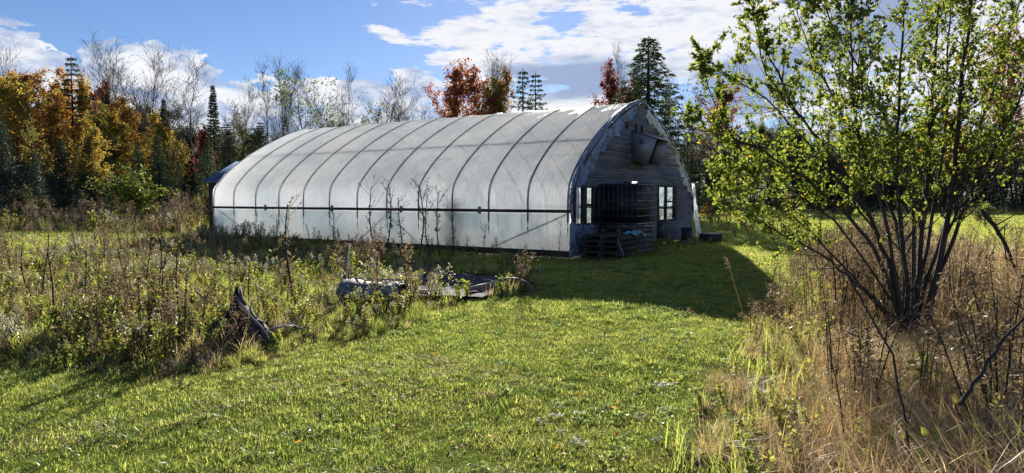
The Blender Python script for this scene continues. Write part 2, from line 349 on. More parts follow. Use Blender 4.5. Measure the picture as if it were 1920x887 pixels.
def ground():
    m, o = newmat('ground_soil'); nt = X.nt
    at = nt.nodes.new('ShaderNodeAttribute'); at.attribute_name = 'zone'; sp = nt.nodes.new('ShaderNodeSeparateColor'); nt.links.new(at.outputs['Color'], sp.inputs[0])
    tc = nt.nodes.new('ShaderNodeTexCoord'); n = noise(tc.outputs['Object'], 1.2, 6, .65); n2 = noise(tc.outputs['Object'], 14, 5, .65); n3 = noise(tc.outputs['Object'], .25, 3, .6)
    lawn = mixc(smooth(n2, .35, .65), (.09, .125, .022), (.14, .17, .035)); lawn = mixc(smooth(n, .45, .7) * .6, lawn, (.11, .10, .04))
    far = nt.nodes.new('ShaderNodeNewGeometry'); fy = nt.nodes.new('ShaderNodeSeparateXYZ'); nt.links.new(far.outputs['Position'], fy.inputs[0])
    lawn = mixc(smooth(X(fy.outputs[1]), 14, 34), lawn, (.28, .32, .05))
    fld = mixc(smooth(n, .4, .65), (.075, .065, .03), (.10, .075, .04)); fld = mixc(smooth(n3, .45, .6) * .5, fld, (.07, .09, .025))
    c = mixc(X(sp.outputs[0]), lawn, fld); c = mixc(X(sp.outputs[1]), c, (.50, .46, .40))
    b = nt.nodes.new('ShaderNodeBsdfPrincipled'); b.inputs['Roughness'].default_value = 1; b.inputs['Specular IOR Level'].default_value = 0
    nt.links.new(c, b.inputs['Base Color']); bp = nt.nodes.new('ShaderNodeBump'); bp.inputs['Strength'].default_value = .8; bp.inputs['Distance'].default_value = .04
    nt.links.new((n2 + n * .5).k, bp.inputs['Height']); nt.links.new(bp.outputs[0], b.inputs['Normal']); nt.links.new(b.outputs[0], o.inputs[0])
    q = np.linspace(-1, 1, 161); xs = 26 * q + 574 * np.sign(q) * abs(q) ** 7; ys = 12 + 26 * q + 570 * np.sign(q) * abs(q) ** 7
    Xg, Yg = np.meshgrid(xs, ys, indexing='ij'); G = np.stack([Xg, Yg, th(Xg, Yg)], -1)
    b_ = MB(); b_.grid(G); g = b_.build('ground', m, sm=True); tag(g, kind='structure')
    # flip check: faces must look up
    a = g.data.color_attributes.new('zone', 'FLOAT_COLOR', 'POINT')
    z = np.zeros((Xg.size, 4)); z[:, 3] = 1
    zx, zy = Xg.ravel(), Yg.ravel(); z[:, 0] = (inside(LEFT, zx, zy) | inside(RIGHT, zx, zy)) & ~inside(STRIP, zx, zy); z[:, 1] = inside(GH, zx, zy)
    z[:, 0] = np.maximum(z[:, 0], (zy > 64) * 1.0)
    a.data.foreach_set('color', z.ravel())
    pth = np.array([gp(*p) for p in [(1700, 512), (1790, 500), (1880, 478), (2000, 455), (2300, 440)]]); G = np.zeros((len(pth), 2, 3))
    for i, p in enumerate(pth):
        for k, d in enumerate((-.75, .75)):
            G[i, k] = (p[0] - d * .5, p[1] + d, 0)
    G2 = np.array([[[np.interp(t, range(len(pth)), G[:, k, c]) for c in range(3)] for k in (0, 1)] for t in np.linspace(0, len(pth) - 1, 25)])
    G2[:, :, :2] += rng.normal(0, .04, G2[:, :, :2].shape); G2[:, :, 2] = th(G2[:, :, 0], G2[:, :, 1]) + .012
    MB().grid(G2[:, ::-1]).build('path', M['gravel'], sm=True)['kind'] = 'structure'
ground()

# ------------------------------------------------------------------ plants: prototypes that are scattered
def blade(b, p, ang, h, w, lean, mi=0, seg=3):
    d = np.array([math.cos(ang), math.sin(ang)]); s = np.array([-d[1], d[0]])
    n = seg + 1; v = []
    for i in range(n):
        t = i / seg; c = p[:2] + d * lean * h * t ** 1.8; z = p[2] + h * (t - .35 * lean * t * t); ww = w * (1 - t) ** .7 * .5
        if i == n - 1: v.append((c[0], c[1], z))
        else: v += [(*(c - s * ww), z), (*(c + s * ww), z)]
    f4 = [(2 * i, 2 * i + 1, 2 * i + 3, 2 * i + 2) for i in range(seg - 1)]; k = 2 * (seg - 1)
    c0 = b.n; b.add(v, f4 if f4 else np.zeros((0, 4)), mi); b.f.append(np.array([[c0 + k, c0 + k + 1, c0 + k + 2]])); b.mi.append(np.full(1, mi))
def leaves(b, P, D, L, W, mi=0, fold=.25, fine=False):   # P (n,3) bases, D (n,3) directions; one small island per leaf
    P = np.asarray(P, float); n = len(P)
    if n == 0: return
    D = D / (np.linalg.norm(D, axis=1)[:, None] + 1e-9); Rn = rng.normal(size=(n, 3)); Sd = np.cross(D, Rn); Sd /= np.linalg.norm(Sd, axis=1)[:, None] + 1e-9
    N = np.cross(Sd, D); L = np.broadcast_to(L, (n,))[:, None]; W = np.broadcast_to(W, (n,))[:, None]
    if fine:
        m1 = P + D * L * .3; l1 = m1 + Sd * W * .42 + N * W * fold; r1 = m1 - Sd * W * .42 + N * W * fold
        m2 = P + D * L * .68 + N * L * .03; l2 = m2 + Sd * W * .44 + N * W * fold; r2 = m2 - Sd * W * .44 + N * W * fold; t = P + D * L - N * L * .08
        V = np.stack([P, l1, l2, t, r2, r1, m2], 1); i = np.arange(n)[:, None] * 7
        b.add(V.reshape(-1, 3), np.concatenate([i + [0, 1, 2, 6], i + [0, 6, 4, 5]]), mi)
        c0 = b.n - n * 7; b.f.append(np.concatenate([i + [2, 3, 6], i + [6, 3, 4]]) + c0); b.mi.append(np.full(2 * n, mi))
    else:
        m = P + D * L * .5 + N * W * fold; V = np.stack([P, m + Sd * W * .5, P + D * L, m - Sd * W * .5], 1)
        b.add(V.reshape(-1, 3), np.arange(n)[:, None] * 4 + np.array([0, 1, 2, 3]), mi)
def rdir(n, up=0.0):
    d = rng.normal(size=(n, 3)); d[:, 2] = d[:, 2] * .6 + up; return d
def clump(name, n, rad, h, w, lean, mat, seg=2):
    b = MB()
    for i in range(n):
        a = rnd.uniform(0, 6.283); r = rad * math.sqrt(rnd.random())
        blade(b, np.array([r * math.cos(a), r * math.sin(a), -.01]), rnd.uniform(0, 6.283), rnd.uniform(*h), rnd.uniform(*w), rnd.uniform(*lean), 0, seg)
    return b.build(name, mat, link=False)
def weedplant(name, H, nl, L, W, mats, stems=3, spread=.12, tip=None, up=.3, lo=.15, sr=1.0):
    b = MB()
    for k in range(stems):
        a = rnd.uniform(0, 6.283); sp = rnd.uniform(.3, 1) * spread; hh = H * rnd.uniform(.7, 1)
        p0 = np.array([rnd.uniform(-.04, .04), rnd.uniform(-.04, .04), 0]); p1 = p0 + [sp * math.cos(a), sp * math.sin(a), hh]
        t = np.linspace(0, 1, 4)[:, None]; pts = p0 + (p1 - p0) * t + rng.normal(0, .012, (4, 3)) * t; b.tube(pts, [.006 * sr, .005 * sr, .004 * sr, .002 * sr], 3, False)
        q = rng.uniform(lo, 1, nl); base = np.stack([np.interp(q, t[:, 0], pts[:, c]) for c in range(3)], 1); d = rdir(nl, up)
        leaves(b, base, d, rng.uniform(.6, 1, nl) * L, W, 1)
        if tip:
            n2 = tip[0]; q = rng.uniform(tip[1], 1.04, n2); base = np.stack([np.interp(q, t[:, 0], pts[:, c]) for c in range(3)], 1)
            r = (1.1 - q)[:, None] * tip[2] * 4; base = base + rng.normal(size=(n2, 3)) * [1, 1, .5] * r * .3
            leaves(b, base, rdir(n2, .3), tip[3], tip[4], 2)
    return b.build(name, mats, link=False)


def scatter(name, protos, XY, kinds, sc, tilt=.12, zoff=0, kind='stuff', label=None, cat=None):
    coll = bpy.data.collections.new(name + '_source')
    for i, p in enumerate(protos): p.name = '%s_source_%02d' % (name, i); coll.objects.link(p)
    n = len(XY); me = bpy.data.meshes.new(name); me.vertices.add(n)
    co = np.column_stack([XY[:, 0], XY[:, 1], th(XY[:, 0], XY[:, 1]) + zoff]); me.vertices.foreach_set('co', co.ravel())
    a = me.attributes.new('pick', 'INT', 'POINT'); a.data.foreach_set('value', np.asarray(kinds, np.int32))
    a = me.attributes.new('rot', 'FLOAT_VECTOR', 'POINT'); a.data.foreach_set('vector', np.column_stack([rng.normal(0, tilt, n), rng.normal(0, tilt, n), rng.uniform(0, 6.283, n)]).ravel())
    a = me.attributes.new('siz', 'FLOAT', 'POINT'); a.data.foreach_set('value', np.asarray(sc, float))
    o = bpy.data.objects.new(name, me); COL.objects.link(o); tag(o, label, cat, kind=kind)
    ng = bpy.data.node_groups.new(name + '_nodes', 'GeometryNodeTree')
    ng.interface.new_socket('Geometry', in_out='INPUT', socket_type='NodeSocketGeometry'); ng.interface.new_socket('Geometry', in_out='OUTPUT', socket_type='NodeSocketGeometry')
    gi = ng.nodes.new('NodeGroupInput'); go = ng.nodes.new('NodeGroupOutput'); ci = ng.nodes.new('GeometryNodeCollectionInfo'); ci.inputs['Collection'].default_value = coll
    ci.inputs['Separate Children'].default_value = True; ci.inputs['Reset Children'].default_value = True
    ip = ng.nodes.new('GeometryNodeInstanceOnPoints'); ip.inputs['Pick Instance'].default_value = True
    def na(nm, t):
        x = ng.nodes.new('GeometryNodeInputNamedAttribute'); x.data_type = t; x.inputs['Name'].default_value = nm; return x.outputs['Attribute']
    L = ng.links.new
    L(gi.outputs[0], ip.inputs['Points']); L(ci.outputs[0], ip.inputs['Instance']); L(na('pick', 'INT'), ip.inputs['Instance Index'])
    L(na('rot', 'FLOAT_VECTOR'), ip.inputs['Rotation']); L(na('siz', 'FLOAT'), ip.inputs['Scale']); L(ip.outputs[0], go.inputs[0])
    md = o.modifiers.new('scatter', 'NODES'); md.node_group = ng
    return o
def sample(x0, x1, y0, y1, dens):
    n = int((x1 - x0) * (y1 - y0) * dens); p = np.column_stack([rng.uniform(x0, x1, n), rng.uniform(y0, y1, n)])
    return p[abs(p[:, 0]) < p[:, 1] * .86 + 1.6]

def vegetation():
    # --- lawn
    near = [clump('a', 64, .10, (.016, .046), (.003, .0055), (.3, 1.5), M['blade']) for _ in range(4)] + [clump('a', 30, .10, (.03, .07), (.005, .008), (.3, 1.3), M['blade_dark'])]
    pr = near + [clump('a', 60, .22, (.025, .055), (.007, .013), (.3, 1.3), M['blade']) for _ in range(2)]
    def rosette(n, L, W_, mat, up):
        b = MB(); leaves(b, np.column_stack([rng.normal(0, .035, n), rng.normal(0, .035, n), rng.uniform(.005, .03, n)]), rdir(n, up), rng.uniform(.7, 1.2, n) * L, W_, fine=True); return b.build('a', mat, link=False)
    pr += [rosette(22, .026, .02, M['clover'], .25), rosette(12, .045, .02, M['weed'], .35), clump('a', 40, .10, (.015, .05), (.003, .006), (.6, 1.9), M['straw']), rosette(20, .03, .015, M['aster'], .2)]   # 7 clover, 8 broad leaf, 9 thatch, 10 pale weed
    pts, kk, ss = [], [], []
    for y0, y1, d in ((1.5, 5.5, 230), (5.5, 8, 190), (8, 12, 130)):
        p = sample(-9, 11, y0, y1, d); pts.append(p); kk.append(np.where(rng.random(len(p)) < .12, 4, rng.integers(0, 4, len(p)))); ss.append(rng.uniform(.7, 1.25, len(p)) * (1 + (y0 > 6) * .25))
    for y0, y1, d in ((12, 20, 45), (20, 32, 22), (32, 52, 6), (52, 72, 3.5)):
        p = sample(-34, 62, y0, y1, d); pts.append(p); kk.append(rng.integers(5, 7, len(p))); ss.append(rng.uniform(.8, 1.2, len(p)) * (1 + (y0 > 15) * .35 + (y0 > 30) * .6))
    p = np.concatenate(pts); kk = np.concatenate(kk); ss = np.concatenate(ss)
    clmp = np.sin(p[:, 0] * 3.1 + np.sin(p[:, 1] * 2.3) * 1.5) * np.sin(p[:, 1] * 3.7 + np.sin(p[:, 0] * 1.9) * 1.7)
    ss = ss * (1 + .15 * clmp)
    k = ~inside(GH, p[:, 0], p[:, 1]) & ~inside(SHEET, p[:, 0], p[:, 1])
    rr = inside(RIGHT, p[:, 0], p[:, 1]) | (inside(LEFT, p[:, 0], p[:, 1]) & ~inside(STRIP, p[:, 0], p[:, 1])); k &= ~rr | (rng.random(len(p)) < .45)
    pat = np.sin(p[:, 0] * 1.1 + 2 * np.sin(p[:, 1] * .7)) * np.sin(p[:, 1] * 1.6 + np.sin(p[:, 0] * 1.4)); rw = rng.random(len(p)); nr = p[:, 1] < 9; rt = p[:, 0] > .1
    kk = np.where(nr & (rw < .008 + .022 * (pat > .4) + .04 * (rt & (p[:, 1] < 5.2))), 7, kk); kk = np.where(nr & (rw > .998), 8, kk)
    bare = nr & (pat < -.25) & (p[:, 1] < 6.5) & (rw > .45) & (rw < .68); kk = np.where(bare, 9, kk); kk = np.where(nr & rt & (p[:, 1] < 5.5) & (rw > .975) & (pat > 0), 10, kk)
    scatter('lawn_grass', pr, p[k], kk[k], ss[k], .15, label='short yellow green mown grass covering the whole lawn', cat='grass')
    # --- weeds of the left field
    b3 = [M['stalk'], M['weed'], M['tuft']]
    W = [weedplant('w', .45, 34, .075, .028, b3, 4, .16) for _ in range(3)]                                            # 0-2 green
    W += [weedplant('w', .40, 30, .06, .025, [M['stalk'], M['weed_y'], M['tuft']], 4, .14) for _ in range(2)]         # 3-4 yellow green
    W += [weedplant('w', .75, 14, .06, .012, [M['stalk'], M['brown'], M['tuft']], 3, .12, (34, .7, .10, .04, .012)) for _ in range(3)]   # 5-7 brown
    W += [weedplant('w', .5, 16, .05, .014, [M['stalk'], M['weed'], M['aster']], 3, .16, (22, .7, .10, .022, .020)) for _ in range(2)]   # 8-9 white tufts
    W += [clump('w', 42, .10, (.18, .5), (.005, .010), (.3, 1.1), M['straw'], 3) for _ in range(2)]                   # 10-11 straw
    W += [clump('w', 42, .12, (.15, .4), (.006, .012), (.3, 1.1), M['blade'], 3) for _ in range(2)]                   # 12-13 long green grass
    W += [weedplant('w', .35, 34, .05, .02, [M['stalk'], M['brown'], M['tuft']], 5, .18) for _ in range(2)]           # 14-15 low brown
    pts, kk, ss = [], [], []
    def wk(n, pk):
        return rng.choice(16, n, p=np.array(pk) / sum(pk))
    mixn = [3, 3, 3, 3.0, 3.0, .7, .7, .7, 1.0, 1.0, 1.8, 1.8, 4, 4, 1.6, 1.6]; mixf = [1.5, 1.5, 1.5, 1.6, 1.6, 3, 3, 3, 1.3, 1.3, 3, 3, 2, 2, 2.5, 2.5]
    for y0, y1, d, fs in ((4.8, 9, 44, .66), (9, 15, 26, .74), (15, 24, 12, .85), (24, 40, 5.5, 1.6), (40, 66, 1.8, 2.4)):
        q = sample(-58, 4, y0, y1, d); q = q[inside(LEFT, q[:, 0], q[:, 1]) & ~inside(GH, q[:, 0], q[:, 1]) & ~inside(SHEET, q[:, 0], q[:, 1])]
        t = min(1, max(0, (y0 - 5) / 16)); kd = wk(len(q), [a * (1 - t) + b * t for a, b in zip(mixn, mixf)])
        pn = np.sin(q[:, 0] * 1.3 + 1.2 * np.sin(q[:, 1] * .9)) * np.cos(q[:, 1] * 1.1 + q[:, 0] * .4)
        s = rng.uniform(.65, 1.15, len(q)) * fs * (1 + .22 * pn); st = inside(STRIP, q[:, 0], q[:, 1]); s = np.where(st, s * .35, s)
        kd = np.where(pn > .45, np.where(rng.random(len(q)) < .32, rng.integers(5, 8, len(q)), kd), kd)
        sp1 = np.sin(q[:, 0] * .8 + 3) * np.sin(q[:, 1] * .9 + .8 * np.sin(q[:, 0] * .5)); kd = np.where((sp1 > .5) & (rng.random(len(q)) < .55), rng.integers(8, 10, len(q)), kd); kd = np.where((sp1 < -.55) & (rng.random(len(q)) < .5), rng.integers(10, 12, len(q)), kd)
        if y0 < 9:                                                     # lower towards the mown edge, where it is mostly grass
            e = np.full(len(q), 9.); 
            for a, b in zip(LEFT[:12], LEFT[1:13]):
                a = np.array(a); b = np.array(b); u = np.clip(((q - a) @ (b - a)) / ((b - a) @ (b - a)), 0, 1); e = np.minimum(e, np.linalg.norm(q - a - u[:, None] * (b - a), axis=1))
            s *= np.clip(.6 + e * .7, .6, 1); kd = np.where((e < .3) & (rng.random(len(q)) < .7), rng.integers(12, 14, len(q)), kd)
        gapn = np.sin(q[:, 0] * 2.9 + 2 * np.sin(q[:, 1] * 1.7)) * np.sin(q[:, 1] * 2.3 + 1.3 * np.sin(q[:, 0] * 1.1)); s *= 1 + .35 * gapn; kd = np.where((gapn < -.35) & (rng.random(len(q)) < .6), rng.integers(12, 14, len(q)), kd); keep = ~st | (rng.random(len(q)) < .55); pts.append(q[keep]); kk.append(kd[keep]); ss.append(s[keep])
    stp = gp(440, 640)
    for i_ in range(len(pts)):
        d_ = pts[i_] - stp; ok_ = ~((abs(d_[:, 0] - .08) < .28) & (d_[:, 1] > -.42) & (d_[:, 1] < .2)) | (ss[i_] < .3); pts[i_], kk[i_], ss[i_] = pts[i_][ok_], kk[i_][ok_], ss[i_][ok_]
    # weeds against the near wall and the gable of the greenhouse
    g = np.array([gh(-rng.uniform(.05, .8) ** 1.3, rng.uniform(0, GL)) for _ in range(420)]); pts.append(g)
    far = np.linalg.norm(g - gh(0, 0), axis=1) / GL
    kk.append(np.where(rng.random(420) < .55, rng.integers(12, 14, 420), rng.choice([0, 1, 5, 6, 7, 14, 15], 420))); ss.append(rng.uniform(.4, .8, 420) * (.6 + .9 * far))
    g = np.array([gh(rng.uniform(.2, GW + .8), -rng.uniform(.05, 1.6)) for _ in range(200)]); pts.append(g); kk.append(rng.choice([0, 1, 2, 12, 13], 200)); ss.append(rng.uniform(.3, .65, 200))
    # rough border of the far lawn behind, right of the greenhouse
    q = sample(6, 70, 24, 74, 1.0); q = q[(q[:, 1] > 62 + np.sin(q[:, 0]) * 2) | (abs(q[:, 0] - q[:, 1] * .33 - .6) < 2.0)]; pts.append(q); kk.append(rng.integers(0, 16, len(q))); ss.append(rng.uniform(.8, 1.7, len(q)))
    scatter('field_weeds', W, np.concatenate(pts), np.concatenate(kk), np.concatenate(ss), .14, label='tangled green and brown weeds of the overgrown field', cat='weeds')
    # --- tall dry grass on the right
    T = [clump('t', 90, .16, (.2, .65), (.003, .006), (.4, 1.3), M['straw_red'], 4) for _ in range(3)]
    T += [clump('t', 40, .14, (.2, .6), (.004, .009), (.5, 1.6), M['straw'], 4), weedplant('t', .6, 40, .045, .007, [M['stalk'], M['straw_red'], M['tuft']], 6, .2, (50, .5, .12, .03, .007), sr=.5), weedplant('t', .7, 36, .05, .008, [M['stalk'], M['straw_red'], M['tuft']], 5, .2, (60, .55, .12, .025, .007), sr=.5)]
    T += [clump('t', 34, .14, (.2, .6), (.006, .012), (.3, 1.1), M['blade'], 4) for _ in range(2)]
    T += [weedplant('t', .85, 12, .06, .012, [M['stalk'], M['brown'], M['tuft']], 4, .16, (40, .7, .11, .035, .010)) for _ in range(3)]
    T += [weedplant('t', .4, 22, .07, .03, [M['stalk'], M['weed'], M['tuft']], 4, .16) for _ in range(2)]
    T += [clump('t', 55, .2, (.1, .35), (.006, .012), (.8, 1.8), M['straw'], 3) for _ in range(2)]
    pts, kk, ss = [], [], []
    for y0, y1, d in ((1.6, 5, 54), (5, 9, 40), (9, 15, 22), (15, 24, 8)):
        q = sample(.6, 24, y0, y1, d); q = q[inside(RIGHT, q[:, 0], q[:, 1])]
        n = len(q); pn = np.sin(q[:, 0] * 1.7 + 1.5) * np.cos(q[:, 1] * 1.4 + .5)
        kd = rng.choice(15, n, p=np.array([7, 7, 7, 6, 1.8, 1.8, 2.6, 2.6, .8, .8, .8, 1.2, 1.2, 3.5, 3.5]) / 47.6)
        edge = q[:, 0] - np.interp(q[:, 1], [2.6, 3.4, 4.4, 5.6, 6.8, 8.4, 11.6, 15.8], [.8, .78, 1.16, 1.75, 2.36, 3.1, 4.7, 6.8])
        lo = edge < .9; kd = np.where(lo & (rng.random(n) < .5), rng.choice([6, 7, 11, 12, 13], n), kd)
        kd = np.where((q[:, 1] < 3.2) & np.isin(kd, [4, 5, 8, 9, 10, 11, 12]), rng.integers(0, 4, n), kd)
        mid = (q[:, 1] > 7) & (edge < 2.5) & (rng.random(n) < .5); kd = np.where(mid, rng.integers(8, 11, n), kd)
        s = rng.uniform(.65, 1.15, n) * (1 + .2 * pn) * np.clip(.5 + edge * .5, .5, 1.22)
        nt_ = (q[:, 0] > 3.0) & (q[:, 0] < 5.4) & (q[:, 1] > 4.3) & (q[:, 1] < 7.4); s = np.where(nt_, s * .55, s); kd = np.where(nt_ & (rng.random(n) < .6), rng.choice([0, 1, 2, 3, 13, 14], n), kd)
        keep = (rng.random(n) < np.clip(.45 + edge * .6, .3, 1)) & (edge > -.05)
        pts.append(q[keep]); kk.append(kd[keep]); ss.append(s[keep])
    scatter('tall_dry_grass', T, np.concatenate(pts), np.concatenate(kk), np.concatenate(ss), .16, label='tall russet and straw coloured dead grass on the right', cat='dry grass')
vegetation()

# ------------------------------------------------------------------ the greenhouse
PROF = [(0, 0), (0, .6), (0, 1.15), (0, 1.6), (.03, 1.83), (.18, 2.0), (.47, 2.32), (.92, 2.70), (1.55, 3.14), (2.22, 3.52), (2.94, 3.88), (3.51, 4.12), (4.0, 4.30), (4.42, 4.37),
        (4.96, 4.30), (5.50, 4.15), (6.05, 3.94), (6.91, 3.55), (7.55, 3.22), (8.15, 2.83), (8.75, 2.4), (9.3, 1.98), (9.56, 1.70), (9.6, 1.4), (9.62, .7), (9.62, 0)]
PROF = np.array(PROF)
def prof_dense(n=90, off=0.0):
    d = np.concatenate([[0], np.cumsum(np.linalg.norm(np.diff(PROF, axis=0), axis=1))]); t = np.linspace(0, d[-1], n)
    q = np.stack([np.interp(t, d, PROF[:, 0]), np.interp(t, d, PROF[:, 1])], 1)
    for _ in range(2): q[1:-1] = (q[:-2] + 2 * q[1:-1] + q[2:]) / 4
    T = np.gradient(q, axis=0); T /= np.linalg.norm(T, axis=1)[:, None]; N = np.stack([-T[:, 1], T[:, 0]], 1)   # outward
    return q + N * off, N
def gable_x(z):
    L = PROF[:14]; Rr = PROF[13:][::-1]
    return float(np.interp(z, L[:, 1], L[:, 0])), float(np.interp(z, Rr[:, 1], Rr[:, 0]))

def greenhouse():
    g = empty('greenhouse', (*GHO, 0), GHA, label='long hoop greenhouse of cloudy plastic film with a weathered plank gable', cat='greenhouse')
    bay = GL / 12
    q, N = prof_dense(110); keep = q[:, 1] > 1.17; keep[:8] = False
    ys = np.linspace(0, GL, 12 * 10 + 1)
    def film(name, idx, sag, wob, mat):
        G = np.zeros((len(idx), len(ys), 3))
        for a, i in enumerate(idx):
            fr = (ys / bay) % 1.0; s_ = sag * np.sin(math.pi * fr) ** .8
            w = wob * np.sin(ys * 5.1 + i * .35) * np.sin(i * .5 + ys * 1.7)
            o = -s_ + w * np.sin(math.pi * fr)
            G[a, :, 0] = q[i, 0] + N[i, 0] * o; G[a, :, 1] = ys; G[a, :, 2] = q[i, 1] + N[i, 1] * o
        return MB().grid(G).build(name, mat, g, True)
    li = np.where((q[:, 1] <= 1.2) & (q[:, 0] < 4))[0]; ri = np.where((q[:, 1] <= 1.2) & (q[:, 0] > 4))[0]; mi = np.arange(li[-1], ri[0] + 1)
    film('roof_film', mi, .022, .012, M['film']); film('side_film', li, .02, .018, M['film_side']); film('side_film', ri, .02, .018, M['film_side'])
    G = np.zeros((40, 2, 3))                                           # far end sheet
    for i, z in enumerate(np.linspace(0, 4.33, 40)):
        a, b = gable_x(z); G[i, 0] = (a, GL, z); G[i, 1] = (b, GL, z)
    MB().grid(G).build('end_film', M['film'], g)
    qi, _ = prof_dense(64, -.012)
    P = np.column_stack([qi[:, 0], np.zeros(len(qi)), qi[:, 1]]); rib = MB().tube(P, .027, 8).mesh('rib', M['galv'], True)
    for k in range(13):
        o = bpy.data.objects.new('rib', rib); COL.objects.link(o); o.parent = g; o.location = (0, min(k * bay + (.06 if k == 0 else 0), GL - .04), 0)
    def bar(name, a, b, r, mat, k=6): return MB().tube([a, b], r, k).build(name, mat, g, True)
    for x, z in ((1.50, 3.02), (4.42, 4.29), (7.6, 3.1)): bar('purlin', (x, .05, z), (x, GL - .05, z), .022, M['galv'])
    # hip board and its brackets
    for k in range(4):
        y0, y1 = k * GL / 4 + .003, (k + 1) * GL / 4 - .003
        MB().box((-.06, y0 + (-.06 if k == 0 else 0), 1.105), (-.012, y1, 1.185)).build('hip_board', M['board'], g)
    MB().box((GW + .012, 0, 1.105), (GW + .06, GL, 1.185)).build('hip_board', M['board'], g)
    MB().box((-.03, 0, .0), (.012, GL, .16)).build('sill_board', M['board'], g)
    for px in (501, 626, 755, 902):
        d = ray(px, 393); # where the sight line meets the near wall
        A = np.array([[d[0], -gv[0]], [d[1], -gv[1]]]); t, y = np.linalg.solve(A, GHO)
        MB().box((-.085, y - .045, 1.06), (-.062, y + .045, 1.25)).build('bracket', M['galv'], g)
    for y0, y1 in ((.1, 2.5), (6.0, 7.4), (6.2, 4.8), (GL - .2, GL - 2.4)): bar('brace', (.05, y0, 1.08), (.05, y1, .12), .016, M['galv'])
    # gable: lapped planks with openings
    holes = [(.14, .70, .78, 1.74), (.75, 1.62, .78, 1.74), (6.02, 7.78, .72, 1.84), (5.95, 6.98, 0, .72), (3.85, 4.30, 1.90, 1.965), (4.0, 4.13, 2.50, 2.535)]
    z = .02; row = .078
    while z < 4.22:
        zm = z + row / 2; a, b = gable_x(z + row); a0, b0 = gable_x(max(z - .01, .01)); a, b = max(a, a0) + .05, min(b, b0) - .05
        segs = [(a, b)]
        for h in holes:
            if h[2] < zm + .015 and h[3] > zm - .015:
                ns = []
                for s0, s1 in segs:
                    if h[1] <= s0 or h[0] >= s1: ns.append((s0, s1)); continue
                    if h[0] > s0: ns.append((s0, h[0]))
                    if h[1] < s1: ns.append((h[1], s1))
                segs = ns
        for s0, s1 in segs:
            cuts = [s0]
            while s1 - cuts[-1] > 4.4: cuts.append(cuts[-1] + rnd.uniform(2.2, 3.8))
            cuts.append(s1)
            for c0, c1 in zip(cuts, cuts[1:]):
                if c1 - c0 < .05: continue
                j = rnd.uniform(-.004, .004); W_ = c1 - c0 - .006
                m = Matrix.Translation((c0 + .003, -.028 + rnd.uniform(-.004, .004), z + j)) @ Matrix.Rotation(R(8.5 + rnd.uniform(-2, 2)), 4, 'X') @ Matrix.Rotation(rnd.uniform(-.0014, .0014), 4, 'Y')
                b_ = MB(); hi = row + .018
                b_.box((0, -.009, 0), (W_, .009, hi), m)
                brown = (c0 + c1) / 2 < 3.6 and 1.8 < z < 2.9 and rnd.random() < .55
                b_.build('plank', M['plank_brown'] if brown else M['plank'], g)
        z += row
    for x in (1.66, 2.9, 5.9, 7.85): MB().box((x - .04, .0, 0), (x + .04, .09, min(4.0, gable_x(0)[0] + 2.2))).build('stud', M['board'], g)
    # windows
    def window(x0, x1, z0, z1, mull, transom, broken=()):
        t = .055; b = MB(); b.box((x0, -.075, z0), (x0 + t, .03, z1)); b.box((x1 - t, -.075, z0), (x1, .03, z1)); b.box((x0 + t, -.07, z1 - t), (x1 - t, .03, z1)); b.box((x0 + t, -.08, z0), (x1 - t, .03, z0 + t))
        w = b.build('window', M['frame'], g)
        xs = [x0 + t] + list(mull) + [x1 - t]
        for x in mull: MB().box((x - .045, -.065, z0 + t), (x + .045, .02, z1 - t)).build('mullion', M['frame'], w)
        for x in transom: MB().box((x[0], -.05, x[2] - .03), (x[1], .01, x[2] + .03)).build('glazing_bar', M['frame'], w)
        return w
    window(6.02, 7.78, .72, 1.895, (6.82,), ((6.865, 7.725, 1.36),))
    window(.14, .70, .78, 1.80, (), ()); window(.75, 1.62, .78, 1.80, (1.28,), ((.805, 1.235, 1.30),))
    mg, o_ = newmat('window_glass'); nt = X.nt
    tr = nt.nodes.new('ShaderNodeBsdfTransparent'); gl = nt.nodes.new('ShaderNodeBsdfGlossy'); gl.inputs['Roughness'].default_value = .05; mx = nt.nodes.new('ShaderNodeMixShader'); mx.inputs[0].default_value = .09
    nt.links.new(mixc(smooth(noise(None, 3.5, 5, .6), .38, .62), (.62, .66, .68), (.34, .37, .38)), tr.inputs[0]); nt.links.new(tr.outputs[0], mx.inputs[1]); nt.links.new(gl.outputs[0], mx.inputs[2]); nt.links.new(mx.outputs[0], o_.inputs[0])
    for x0, x1, z0, z1 in ((6.08, 6.77, .78, 1.84), (6.87, 7.72, .78, 1.33), (6.87, 7.72, 1.39, 1.84), (.20, .64, .84, 1.745), (.81, 1.23, .84, 1.27), (.81, 1.23, 1.33, 1.745), (1.33, 1.56, .84, 1.745)): MB().box((x0, -.012, z0), (x1, -.006, z1)).build('pane', mg, g)
    d = MB().box((5.99, -.06, .03), (6.94, -.02, .715)).build('door', M['door'], g)
    MB().box((6.06, -.078, .10), (6.87, -.062, .16)).build('door_rail', M['frame'], d); MB().box((6.06, -.078, .62), (6.87, -.062, .68)).build('door_rail', M['frame'], d)
    MB().box((5.94, -.06, .724), (7.0, -.02, .76)).build('door_lintel', M['frame'], g)
    # edge: end hoop wrapped in torn film
    qo, No = prof_dense(90, .01); Pe = np.column_stack([qo[:, 0], np.full(len(qo), -.05) + .015 * np.sin(np.arange(len(qo)) * .9), qo[:, 1]])
    MB().tube(Pe, .045 + .012 * np.sin(np.arange(len(qo)) * 1.7), 7).build('edge_roll', M['edge'], g, True)
    qo, No = prof_dense(90, -.07); Pe = np.column_stack([qo[:, 0], np.full(len(qo), -.085), qo[:, 1]]); MB().tube(Pe[6:-6], .022, 6).build('batten', M['board'], g)
